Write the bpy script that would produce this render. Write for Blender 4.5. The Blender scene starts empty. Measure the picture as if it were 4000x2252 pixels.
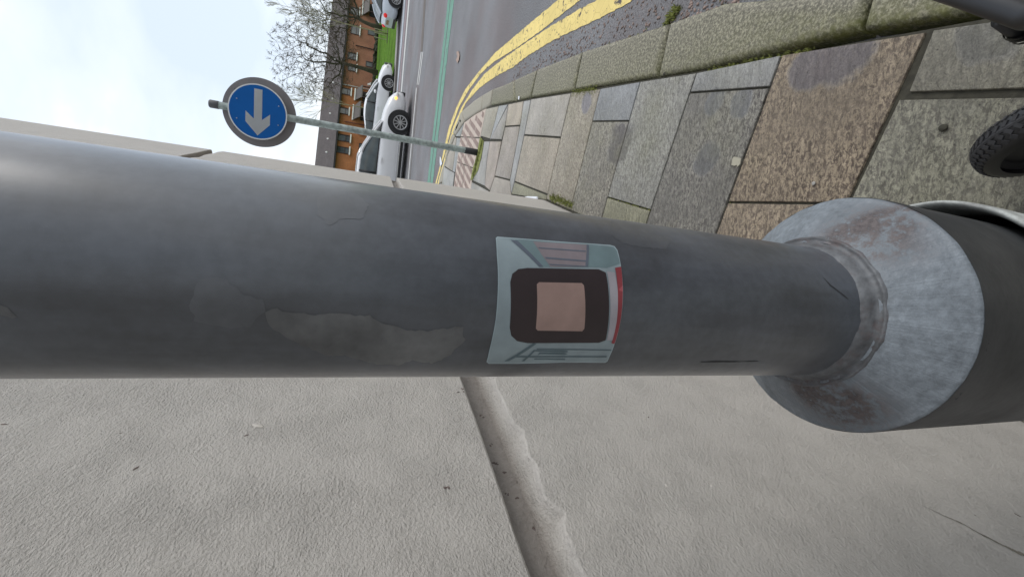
import bpy, bmesh, math, random
from mathutils import Vector, Matrix, noise
random.seed(7)
R = math.radians
scene = bpy.context.scene
col = scene.collection

# ---------------------------------------------------------------- camera
CAM_H = 1.45
FPX = 1700.0                                    # focal length in pixels of the 4000 px wide photograph
TH, RO = R(20.5), R(4.07)                       # looking down / roll
Fw = Vector((0, math.cos(TH), -math.sin(TH)))
Rt = Vector((1, 0, 0)); Up = Vector((0, math.sin(TH), math.cos(TH)))
CY = math.cos(RO)*Rt + math.sin(RO)*Up          # phone held on its side: picture-up is world-right
CX = math.sin(RO)*Rt - math.cos(RO)*Up
cam_data = bpy.data.cameras.new('camera')
cam_data.sensor_width = 36; cam_data.lens = FPX/4000*36
cam_data.clip_start = 0.01; cam_data.clip_end = 2000
cam = bpy.data.objects.new('camera', cam_data); col.objects.link(cam)
m = Matrix((CX, CY, -Fw)).transposed().to_4x4(); m.translation = (0, 0, CAM_H)
cam.matrix_world = m
scene.camera = cam
cam_data.dof.use_dof = False

# ---------------------------------------------------------------- light
SUN_EL, SUN_AZ = R(44), R(97)                   # azimuth from +Y towards +X
w = bpy.data.worlds.new('World'); scene.world = w; w.use_nodes = True
nt = w.node_tree; nt.nodes.clear()
def wn(t, **k):
    n = nt.nodes.new(t)
    for a, b in k.items(): setattr(n, a, b)
    return n
out = wn('ShaderNodeOutputWorld')
sky = wn('ShaderNodeTexSky', sky_type='NISHITA', sun_disc=False, sun_elevation=SUN_EL, sun_rotation=SUN_AZ)
sky.air_density = 1.0; sky.dust_density = 2.0
bgs = wn('ShaderNodeBackground'); bgs.inputs['Strength'].default_value = 0.11
nt.links.new(sky.outputs[0], bgs.inputs['Color'])
tc = wn('ShaderNodeTexCoord')
mp = wn('ShaderNodeMapping'); mp.inputs['Scale'].default_value = (1, 1, 2.2); mp.inputs['Location'].default_value = (0.35, 0.1, 0.2)
nt.links.new(tc.outputs['Generated'], mp.inputs['Vector'])
n1 = wn('ShaderNodeTexNoise'); n1.inputs['Scale'].default_value = 1.9; n1.inputs['Detail'].default_value = 6; n1.inputs['Roughness'].default_value = 0.5
nt.links.new(mp.outputs[0], n1.inputs['Vector'])
cr = wn('ShaderNodeValToRGB'); e = cr.color_ramp.elements
e[0].position = 0.34; e[0].color = (0.60, 0.68, 0.78, 1); e[1].position = 0.56; e[1].color = (0.95, 0.95, 0.95, 1)
el = cr.color_ramp.elements.new(0.48); el.color = (0.74, 0.80, 0.87, 1)
nt.links.new(n1.outputs[0], cr.inputs[0])
# sky strength graded by direction: dimming added behind the camera to shade the column
dt = wn('ShaderNodeVectorMath', operation='DOT_PRODUCT'); dt.inputs[1].default_value = (0.70, 0.66, 0.25)
nt.links.new(tc.outputs['Generated'], dt.inputs[0])
mr = wn('ShaderNodeMapRange'); mr.inputs['From Min'].default_value = -0.8; mr.inputs['From Max'].default_value = 0.75
mr.inputs['To Min'].default_value = 0.58; mr.inputs['To Max'].default_value = 1.07
nt.links.new(dt.outputs['Value'], mr.inputs['Value'])
bgc = wn('ShaderNodeBackground'); nt.links.new(mr.outputs[0], bgc.inputs['Strength'])
nt.links.new(cr.outputs[0], bgc.inputs['Color'])
mx = wn('ShaderNodeMixShader'); mx.inputs[0].default_value = 0.84
nt.links.new(bgs.outputs[0], mx.inputs[1]); nt.links.new(bgc.outputs[0], mx.inputs[2])
nt.links.new(mx.outputs[0], out.inputs['Surface'])

sd = bpy.data.lights.new('sun', 'SUN'); sd.energy = 1.0; sd.angle = R(30); sd.color = (1, 0.96, 0.9)
sun = bpy.data.objects.new('sun', sd); col.objects.link(sun)
sdir = Vector((math.sin(SUN_AZ)*math.cos(SUN_EL), math.cos(SUN_AZ)*math.cos(SUN_EL), math.sin(SUN_EL)))
sun.rotation_euler = sdir.to_track_quat('Z', 'Y').to_euler(); sun.location = (5, -5, 30)

scene.view_settings.view_transform = 'Standard'; scene.view_settings.look = 'None'
scene.view_settings.exposure = 0.45; scene.view_settings.gamma = 1.0
scene.view_settings.use_curve_mapping = False

# ---------------------------------------------------------------- measuring the place from the photograph
def ray(x, y):
    u = 2252 - y
    return (u-1126)/FPX*CY + (x-2000)/FPX*CX + Fw
C0 = Vector((0, 0, CAM_H))
def at(x, y, z=0.0):
    d = ray(x, y); t = (z-CAM_H)/d.z
    return C0 + d*t
def at2(x, y, z=0.0):
    p = at(x, y, z); return (p.x, p.y)
WA, WB = -0.40, 0.348                            # wall line  x = WA + WB*y
WD = Vector((WB, 1, 0)).normalized(); WN = Vector((1, -WB, 0)).normalized()
FT = math.tan(R(20)); FD = Vector((math.cos(R(20)), math.sin(R(20)), 0)); FN = Vector((math.sin(R(20)), -math.cos(R(20)), 0))
FO = Vector((22, 60, 0))
def fac(x, y, back=0.0):                         # pixel -> (s, z) on the terrace front (or a plane behind it)
    d = ray(x, y); o = FO - FN*back
    t = (o-C0).dot(FN)/d.dot(FN); p = C0 + d*t
    return ((p-o).dot(FD), p.z)
PR, PD = 0.0445, 0.216
PAX = Vector((PD*math.sin(R(-0.33)), PD*math.cos(R(0.33)), 0))
def cyl(x, y, r=PR):                             # pixel -> (angle, z) on the lamp column
    d = ray(x, y); A = d.x**2+d.y**2; B = -2*(d.x*PAX.x+d.y*PAX.y); Cc = PAX.x**2+PAX.y**2-r*r
    t = (-B-math.sqrt(max(0, B*B-4*A*Cc)))/(2*A); p = C0+d*t
    return math.atan2(p.x-PAX.x, -(p.y-PAX.y)), p.z

# ---------------------------------------------------------------- object helpers
def tag(o, label=None, cat=None, group=None, kind=None):
    if label: o['label'] = label
    if cat: o['category'] = cat
    if group: o['group'] = group
    if kind: o['kind'] = kind
    return o
def empty(name, loc=(0, 0, 0), rz=0.0):
    o = bpy.data.objects.new(name, None); col.objects.link(o); o.location = loc; o.rotation_euler = (0, 0, rz)
    o.empty_display_size = 0.2
    return o
def link(name, bm, mat, parent=None, smooth=False, auto=None):
    me = bpy.data.meshes.new(name); bm.normal_update(); bm.to_mesh(me); bm.free()
    mats = mat if isinstance(mat, (list, tuple)) else [mat]
    for mm in mats: me.materials.append(mm)
    if smooth:
        for p in me.polygons: p.use_smooth = True
        if auto is not None: me.set_sharp_from_angle(angle=R(auto))
    o = bpy.data.objects.new(name, me); col.objects.link(o)
    if parent is not None: o.parent = parent
    return o
def copy_tree(o, parent=None):
    c = o.copy(); col.objects.link(c); c.parent = parent
    for ch in list(o.children): copy_tree(ch, c)
    return c
def box(bm, c, s, rot=None, mi=0):
    vs = []
    for dx in (-.5, .5):
        for dy in (-.5, .5):
            for dz in (-.5, .5):
                v = Vector((dx*s[0], dy*s[1], dz*s[2]))
                if rot is not None: v = rot @ v
                vs.append(bm.verts.new(v + Vector(c)))
    for f in ((0, 1, 3, 2), (4, 6, 7, 5), (0, 4, 5, 1), (2, 3, 7, 6), (0, 2, 6, 4), (1, 5, 7, 3)):
        fc = bm.faces.new([vs[i] for i in f]); fc.material_index = mi
    return vs
def frame_for(d):
    d = d.normalized(); a = Vector((0, 0, 1)) if abs(d.z) < .9 else Vector((1, 0, 0))
    u = d.cross(a).normalized(); return u, d.cross(u).normalized()
def tube(bm, pts, rads, n=8, cap=True):
    rings = []
    for i, p in enumerate(pts):
        p = Vector(p)
        d = (Vector(pts[min(i+1, len(pts)-1)]) - Vector(pts[max(i-1, 0)]))
        u, v = frame_for(d); r = rads[i] if isinstance(rads, (list, tuple)) else rads
        if rings:                                # keep the ring from twisting
            pu = lastu - d.normalized()*lastu.dot(d.normalized())
            if pu.length > 1e-6: u = pu.normalized(); v = d.normalized().cross(u)
        lastu = u
        rings.append([bm.verts.new(p + (u*math.cos(2*math.pi*k/n) + v*math.sin(2*math.pi*k/n))*r) for k in range(n)])
    for a, b in zip(rings, rings[1:]):
        for k in range(n): bm.faces.new((a[k], a[(k+1) % n], b[(k+1) % n], b[k]))
    if cap and n > 2:
        bm.faces.new(list(reversed(rings[0]))); bm.faces.new(rings[-1])
def lathe(bm, prof, n=48, centre=(0, 0, 0), axis='Z', wob=None):
    rings = []
    for (r, z) in prof:
        ring = []
        for k in range(n):
            a = 2*math.pi*k/n
            rr, zz = (r, z) if wob is None else wob(r, z, a)
            if axis == 'Z': v = Vector((rr*math.sin(a), -rr*math.cos(a), zz))
            else: v = Vector((rr*math.cos(a), zz, rr*math.sin(a)))
            ring.append(bm.verts.new(v+Vector(centre)))
        rings.append(ring)
    for a, b in zip(rings, rings[1:]):
        for k in range(n): bm.faces.new((a[k], a[(k+1) % n], b[(k+1) % n], b[k]))
    return rings
def area(p): return sum(p[i][0]*p[(i+1) % len(p)][1]-p[(i+1) % len(p)][0]*p[i][1] for i in range(len(p)))/2
def inset(poly, d):
    n = len(poly); o = []
    for i in range(n):
        a, b, c = Vector(poly[i-1]), Vector(poly[i]), Vector(poly[(i+1) % n])
        e1 = (b-a); e2 = (c-b)
        if e1.length < 1e-6: e1 = e2
        if e2.length < 1e-6: e2 = e1
        e1.normalize(); e2.normalize()
        n1 = Vector((-e1.y, e1.x)); n2 = Vector((-e2.y, e2.x)); s = n1+n2
        k = s.length_squared
        if k < .3: s = n1; k = 1; q = b + n1*d
        else: q = b + s*(2*d/k)
        o.append((q.x, q.y))
    return o
def prism(bm, poly, z0, z1, bev=0.003, mi=0, jit=0.0, sub=None):
    """a stone: outline, height and an eased top edge"""
    if area(poly) < 0: poly = poly[::-1]
    def ring(p, z): return [bm.verts.new((x, y, z)) for x, y in p]
    r = [ring(poly, z0), ring(poly, z1-bev), ring(inset(poly, bev*.3), z1-bev*.3), ring(inset(poly, bev), z1)]
    fs = []
    for a, b in zip(r, r[1:]):
        for k in range(len(poly)):
            fs.append(bm.faces.new((a[k], a[(k+1) % len(poly)], b[(k+1) % len(poly)], b[k])))
    fs.append(bm.faces.new(r[-1]))
    for f in fs: f.material_index = mi
    return fs

# ---------------------------------------------------------------- material helpers
def newmat(name):
    m = bpy.data.materials.new(name); m.use_nodes = True
    t = m.node_tree; b = t.nodes['Principled BSDF']
    return m, t, b
class NT:
    def __init__(s, t): s.t = t
    def n(s, ty, **k):
        x = s.t.nodes.new(ty)
        for a, b in k.items():
            if a in x.inputs.keys() if hasattr(x.inputs, 'keys') else False: x.inputs[a].default_value = b
            else: setattr(x, a, b)
        return x
    def l(s, a, b): s.t.links.new(a, b)
    def pos(s, scale=(1, 1, 1), rot=(0, 0, 0), gen='Object'):
        c = s.n('ShaderNodeTexCoord'); mp = s.n('ShaderNodeMapping')
        mp.inputs['Scale'].default_value = scale; mp.inputs['Rotation'].default_value = rot
        s.l(c.outputs[gen], mp.inputs['Vector']); return mp.outputs[0]
    def noise(s, v, sc, det=4, ro=.55, dist=0):
        x = s.n('ShaderNodeTexNoise'); x.inputs['Scale'].default_value = sc; x.inputs['Detail'].default_value = det
        x.inputs['Roughness'].default_value = ro; x.inputs['Distortion'].default_value = dist
        s.l(v, x.inputs['Vector']); return x.outputs[0]
    def vor(s, v, sc, feat='F1', out='Distance'):
        x = s.n('ShaderNodeTexVoronoi', feature=feat); x.inputs['Scale'].default_value = sc; s.l(v, x.inputs['Vector']); return x.outputs[out]
    def ramp(s, f, *st):
        x = s.n('ShaderNodeValToRGB'); e = x.color_ramp.elements
        while len(e) < len(st): e.new(.5)
        for i, (p, c) in enumerate(st):
            e[i].position = p; e[i].color = (*c, 1) if isinstance(c, (tuple, list)) else (c, c, c, 1)
        s.l(f, x.inputs[0]); return x.outputs[0]
    def mix(s, f, a, b, mode='MIX'):
        x = s.n('ShaderNodeMix', data_type='RGBA', blend_type=mode)
        for i, q in ((0, f), (6, a), (7, b)):
            if hasattr(q, 'links') or hasattr(q, 'is_linked'): s.l(q, x.inputs[i])
            elif isinstance(q, (tuple, list)): x.inputs[i].default_value = (*q, 1)
            else: x.inputs[i].default_value = q
        return x.outputs[2]
    def math(s, op, a, b=None):
        x = s.n('ShaderNodeMath', operation=op)
        for i, q in ((0, a), (1, b)):
            if q is None: continue
            if hasattr(q, 'is_linked'): s.l(q, x.inputs[i])
            else: x.inputs[i].default_value = q
        return x.outputs[0]
    def bump(s, h, st, dist, prev=None):
        x = s.n('ShaderNodeBump'); x.inputs['Strength'].default_value = st; x.inputs['Distance'].default_value = dist
        s.l(h, x.inputs['Height'])
        if prev is not None: s.l(prev, x.inputs['Normal'])
        return x.outputs[0]
def simple(name, c, rough=.6, metal=0.0, var=0.12, sc=6.0, bump=0.0, bsc=60.0, emit=None, spec=None):
    m, t, b = newmat(name); q = NT(t); v = q.pos()
    n = q.noise(v, sc, 5)
    lo = tuple(x*(1-var) for x in c); hi = tuple(min(1, x*(1+var)) for x in c)
    q.l(q.ramp(n, (.3, lo), (.7, hi)), b.inputs['Base Color'])
    b.inputs['Roughness'].default_value = rough; b.inputs['Metallic'].default_value = metal
    if spec is not None: b.inputs['Specular IOR Level'].default_value = spec
    if bump: q.l(q.bump(q.noise(v, bsc, 3), bump, .004), b.inputs['Normal'])
    if emit: b.inputs['Emission Color'].default_value = (*emit[0], 1); b.inputs['Emission Strength'].default_value = emit[1]
    return m

# --- stone paving (tint and mottling come with each slab)
def mat_paving():
    m, t, b = newmat('riven_stone'); q = NT(t); v = q.pos()
    at_ = q.n('ShaderNodeAttribute', attribute_name='tint').outputs['Color']
    mo = q.n('ShaderNodeAttribute', attribute_name='mottle').outputs['Color']
    sv = q.pos(scale=(1, 1.9, 1), rot=(0, 0, R(28)))
    ns = q.noise(sv, 46, 9, .74, .6); big = q.noise(v, 3.4, 5, .6); mid = q.noise(v, 13, 4, .6)
    k = q.ramp(ns, (.445, .0), (.545, 1.0))
    light = q.mix(1.0, at_, (1.5, 1.5, 1.44), 'MULTIPLY'); dark = q.mix(1.0, at_, (.44, .41, .43), 'MULTIPLY')
    mot = q.mix(k, dark, light)
    warp = q.noise(v, 9, 4, .6)
    mask = None
    for (px, py, rad, tint_) in ((3160, 262, .075, (.155, .135, .145)), (3300, 215, .085, (.155, .135, .145)), (2790, 395, .055, (.16, .165, .18)), (2900, 400, .055, (.16, .165, .18)), (2290, 398, .07, (.24, .23, .26)), (2420, 560, .12, (.10, .09, .09)), (2760, 620, .07, (.12, .12, .12)), (3880, 120, .07, (.15, .145, .125))):
        p_ = at(px, py); dn = q.n('ShaderNodeVectorMath', operation='DISTANCE'); q.l(v, dn.inputs[0]); dn.inputs[1].default_value = (p_.x, p_.y, 0)
        dd = q.math('SUBTRACT', q.math('DIVIDE', dn.outputs['Value'], rad), q.math('MULTIPLY', warp, 1.1))
        m1 = q.ramp(dd, (.35, .85), (.62, 0))
        c0 = locals().get('pc', (.3, .3, .3)); pc = q.mix(m1, c0, tint_); mask = m1 if mask is None else q.math('MAXIMUM', mask, m1)
    amt = q.math('MULTIPLY', mo, q.ramp(q.math('ADD', q.math('MULTIPLY', big, .6), q.math('MULTIPLY', mid, .4)), (.38, .25), (.56, 1.0)))
    c = q.mix(amt, at_, mot)
    c = q.mix(mask, c, pc)
    c = q.mix(.65, c, q.ramp(big, (.3, .66), (.7, 1.2)), 'MULTIPLY')
    fine = q.noise(v, 190, 4, .75)
    c = q.mix(.8, c, q.ramp(fine, (.38, .66), (.60, 1.12)), 'MULTIPLY')
    al = q.ramp(q.noise(v, 1.6, 5, .6), (.50, 0.0), (.68, .6))
    c = q.mix(al, c, q.mix(.5, (.165, .165, .075), mot))
    pit = q.math('MULTIPLY', q.ramp(q.vor(v, 48), (.10, .8), (.15, 0)), q.ramp(q.noise(v, 21, 1), (.56, 0), (.6, 1)))
    c = q.mix(pit, c, (.05, .045, .04))
    q.l(c, b.inputs['Base Color'])
    q.l(q.ramp(ns, (.3, .75), (.7, .58)), b.inputs['Roughness'])
    st = q.pos(scale=(1, 3.0, 1), rot=(0, 0, R(35)))
    h = q.noise(st, 12, 7, .62, 1.0)
    n1 = q.bump(h, 1.0, .020); n2 = q.bump(ns, .9, .005, n1)
    q.l(n2, b.inputs['Normal'])
    return m
def mat_kerb():
    m, t, b = newmat('kerb_stone'); q = NT(t); v = q.pos()
    g = q.noise(v, 78, 6, .78); big = q.noise(v, 4, 4)
    sp = q.vor(v, 170)
    c = q.ramp(g, (.42, (.038, .038, .029)), (.5, (.115, .112, .082)), (.58, (.33, .32, .25)))
    c = q.mix(.8, c, q.ramp(big, (.3, (.76, .76, .66)), (.7, (1.1, 1.07, 1.02))), 'MULTIPLY')
    pale = q.n('ShaderNodeAttribute', attribute_name='mottle').outputs['Color']
    c = q.mix(pale, c, q.mix(.5, (.36, .335, .275), q.ramp(g, (.35, .5), (.6, 1.2)), 'MULTIPLY'))
    alg = q.n('ShaderNodeAttribute', attribute_name='tint').outputs['Color']
    an = q.ramp(q.noise(v, 30, 4), (.3, .25), (.6, 1))
    c = q.mix(q.math('MULTIPLY', alg, an), c, (.155, .165, .028))
    q.l(c, b.inputs['Base Color']); b.inputs['Roughness'].default_value = .8
    q.l(q.bump(g, .7, .004), b.inputs['Normal'])
    return m
def mat_asphalt():
    m, t, b = newmat('asphalt'); q = NT(t); v = q.pos()
    g = q.noise(v, 90, 5, .7); ce = q.vor(v, 60, out='Color'); d = q.vor(v, 60)
    big = q.noise(v, .8, 5, .6)
    c = q.ramp(g, (.38, (.088, .088, .094)), (.60, (.262, .264, .276)))
    pale = q.ramp(q.n('ShaderNodeSeparateColor').outputs[0] if False else d, (.18, 1.0), (.32, 0.0))
    c = q.mix(q.math('MULTIPLY', pale, q.ramp(q.noise(v, 25, 2), (.5, 0), (.62, .55))), c, (.30, .27, .27))
    red = q.ramp(q.noise(v, .45, 3), (.46, 0), (.6, .38))
    c = q.mix(red, c, (.15, .10, .095))
    ag = q.math('MULTIPLY', q.ramp(q.vor(v, 34), (.22, 1), (.34, 0)), q.ramp(q.noise(v, 15, 2), (.52, 0), (.6, .5)))
    c = q.mix(ag, c, (.24, .17, .155))
    c = q.mix(.7, c, q.ramp(big, (.3, .75), (.7, 1.2)), 'MULTIPLY')
    q.l(c, b.inputs['Base Color']); b.inputs['Roughness'].default_value = .78
    q.l(q.bump(q.noise(v, 130, 3, .7), .8, .006), b.inputs['Normal'])
    return m
def mat_paint(name, c, wear=.5, sc=14, under=(.1, .1, .1)):
    m, t, b = newmat(name); q = NT(t); v = q.pos()
    n = q.noise(v, sc, 7, .68); f = q.ramp(n, (wear-.22, 1.0), (wear-.16, 0.0))
    c2 = q.mix(.5, c, q.ramp(q.noise(v, 5, 4), (.3, .75), (.7, 1.1)), 'MULTIPLY')
    crack = q.ramp(q.vor(v, 11, 'DISTANCE_TO_EDGE'), (.0, .45), (.03, 0.0))
    c2 = q.mix(crack, c2, tuple(x*.35 for x in c))
    q.l(q.mix(f, c2, under), b.inputs['Base Color']); b.inputs['Roughness'].default_value = .8; b.inputs['Specular IOR Level'].default_value = .2
    q.l(q.bump(n, .5, .003), b.inputs['Normal'])
    return m
def mat_render():
    m, t, b = newmat('painted_render'); q = NT(t); v = q.pos()
    sv = q.pos(scale=(1, 1, 1.5))
    a = q.noise(sv, 280, 5, .62, .25); bb = q.noise(v, 88, 4, .6, .2)
    patch = q.ramp(q.noise(v, 16, 3, .6), (.40, .75), (.62, 1.15))
    h = q.math('MULTIPLY', q.math('SUBTRACT', q.math('ADD', a, q.math('MULTIPLY', bb, .8)), .9), patch)
    big = q.noise(v, 2.4, 4, .6)
    c = q.ramp(big, (.3, (.440, .418, .386)), (.7, (.468, .440, .405)))
    c = q.mix(.5, c, q.ramp(a, (.32, .86), (.52, 1.03)), 'MULTIPLY')
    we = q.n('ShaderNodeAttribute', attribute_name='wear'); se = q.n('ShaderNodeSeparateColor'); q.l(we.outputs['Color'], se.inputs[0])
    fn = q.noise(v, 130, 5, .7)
    c = q.mix(q.math('MULTIPLY', se.outputs[0], q.ramp(fn, (.3, .75), (.6, 1))), c, (.245, .218, .195))  # groove floor: shade under the overhang painted into the colour
    c = q.mix(q.math('MULTIPLY', se.outputs[1], q.ramp(fn, (.42, .35), (.55, 1))), c, (.62, .585, .55))
    c = q.mix(q.math('MULTIPLY', se.outputs[1], q.ramp(fn, (.56, 0), (.62, .9))), c, (.15, .115, .105))
    pit = q.ramp(q.vor(v, 33), (.035, .85), (.06, 0))
    rare = q.ramp(q.noise(v, 17, 1), (.66, 0), (.68, 1))
    c = q.mix(q.math('MULTIPLY', pit, rare), c, (.10, .08, .07))
    q.l(c, b.inputs['Base Color']); b.inputs['Roughness'].default_value = .6
    q.l(q.bump(h, 1.0, .0040), b.inputs['Normal'])
    return m
def mat_galv(name, base, rough, metal=.35, streak=1.0, rust=0.0, spot=.3, bump=.2, coat=0, con=.14):
    m, t, b = newmat(name); q = NT(t); v = q.pos()
    st = q.pos(scale=(1, 1, .12)); n1 = q.noise(st, 38, 5, .6); n2 = q.noise(v, 22, 5, .6); n3 = q.noise(v, 210, 3)
    hi = tuple(x*1.35 for x in base); lo = tuple(x*.72 for x in base)
    c = q.ramp(q.math('ADD', q.math('MULTIPLY', n1, .5*streak), q.math('MULTIPLY', n2, 1-.5*streak)), (.5-con, lo), (.5+con, hi))
    c = q.mix(spot, c, q.ramp(n3, (.3, .7), (.65, 1.25)), 'MULTIPLY')
    if rust:
        rn = q.math('MULTIPLY', q.ramp(q.noise(v, 16, 6, .65, .6), (.50, 0), (.60, 1)), q.ramp(q.noise(v, 150, 5, .8), (.42, 0), (.56, 1)))
        c = q.mix(q.math('MULTIPLY', rn, rust), c, (.095, .075, .075))
    q.l(c, b.inputs['Base Color'])
    q.l(q.ramp(n2, (.3, rough+.06), (.7, rough-.06)), b.inputs['Roughness'])
    b.inputs['Metallic'].default_value = metal
    if coat: b.inputs['Coat Weight'].default_value = coat; b.inputs['Coat Roughness'].default_value = .27
    if bump: q.l(q.bump(n3, bump, .0006), b.inputs['Normal'])
    return m
def mat_shoulder():
    m, t, b = newmat('worn_galv_skylit'); q = NT(t); v = q.pos()
    flat_ = q.n('ShaderNodeVectorMath', operation='MULTIPLY'); flat_.inputs[1].default_value = (1, 1, 0); q.l(v, flat_.inputs[0])
    nn = q.n('ShaderNodeVectorMath', operation='NORMALIZE'); q.l(flat_.outputs[0], nn.inputs[0])
    ad = q.n('ShaderNodeVectorMath', operation='MULTIPLY_ADD'); ad.inputs[1].default_value = (7, 7, 0); q.l(nn.outputs[0], ad.inputs[0]); q.l(v, ad.inputs[2])
    rad = q.noise(ad.outputs[0], 9, 5, .65, .4)
    n2 = q.noise(v, 45, 6, .65); n3 = q.noise(v, 230, 4, .7)
    c = q.ramp(n2, (.34, (.145, .165, .185)), (.66, (.225, .255, .285)))  # paler tone paints in sky light on the upturned face
    c = q.mix(.28, c, q.ramp(rad, (.35, .72), (.65, 1.22)), 'MULTIPLY')
    c = q.mix(.6, c, q.ramp(n3, (.35, .7), (.62, 1.2)), 'MULTIPLY')
    ru = q.n('ShaderNodeAttribute', attribute_name='rust').outputs['Color']
    s_ = q.ramp(q.math('ADD', q.math('MULTIPLY', n3, .5), q.math('MULTIPLY', n2, .5)), (.43, 0), (.53, 1))
    c = q.mix(q.math('MULTIPLY', ru, s_), c, q.mix(q.ramp(n3, (.4, 0), (.6, 1)), (.050, .040, .042), (.115, .098, .098)))
    q.l(c, b.inputs['Base Color']); b.inputs['Roughness'].default_value = .52; b.inputs['Metallic'].default_value = .1
    n1 = q.bump(rad, .35, .0008); q.l(q.bump(n3, .7, .0008, n1), b.inputs['Normal'])
    return m
def mat_brick(name, c1, c2):
    m, t, b = newmat(name); q = NT(t)
    v = q.pos(scale=(1, 1, 1))
    x = q.n('ShaderNodeTexBrick'); x.inputs['Scale'].default_value = 4.4; x.inputs['Mortar Size'].default_value = .012
    x.inputs['Color1'].default_value = (*c1, 1); x.inputs['Color2'].default_value = (*c2, 1); x.inputs['Mortar'].default_value = (.28, .2, .15, 1)
    sep = q.n('ShaderNodeSeparateXYZ'); q.l(v, sep.inputs[0]); cmb = q.n('ShaderNodeCombineXYZ'); q.l(sep.outputs[0], cmb.inputs[0]); q.l(sep.outputs[2], cmb.inputs[1])
    q.l(cmb.outputs[0], x.inputs['Vector'])
    c = q.mix(.7, x.outputs[0], q.ramp(q.noise(v, .7, 5), (.3, .72), (.7, 1.2)), 'MULTIPLY')
    c = q.mix(.5, c, q.ramp(q.noise(v, 9, 4), (.3, .7), (.7, 1.2)), 'MULTIPLY')
    q.l(c, b.inputs['Base Color']); b.inputs['Roughness'].default_value = .9; b.inputs['Specular IOR Level'].default_value = .1
    return m
def mat_tiles():
    m, t, b = newmat('roof_tiles'); q = NT(t); v = q.pos()
    c = q.ramp(q.noise(v, 7, 4), (.3, (.085, .075, .075)), (.7, (.15, .13, .13)))
    c = q.mix(.4, c, q.ramp(q.noise(v, .9, 3), (.3, .7), (.7, 1.3)), 'MULTIPLY')
    q.l(c, b.inputs['Base Color']); b.inputs['Roughness'].default_value = .85
    return m
def mat_grass():
    m, t, b = newmat('grass_green'); q = NT(t); v = q.pos()
    n = q.noise(v, 5, 8, .75); g = q.noise(v, .6, 3)
    c = q.ramp(n, (.3, (.045, .11, .012)), (.55, (.10, .21, .025)), (.75, (.17, .27, .055)))
    c = q.mix(.9, c, q.ramp(g, (.35, .70), (.65, 1.25)), 'MULTIPLY')
    c = q.mix(q.ramp(q.noise(v, 1.7, 5, .7), (.5, 0), (.7, .5)), c, (.19, .20, .07))
    q.l(c, b.inputs['Base Color']); b.inputs['Roughness'].default_value = 1; b.inputs['Specular IOR Level'].default_value = .05
    q.l(q.bump(n, 1, .08), b.inputs['Normal'])
    return m
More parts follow.
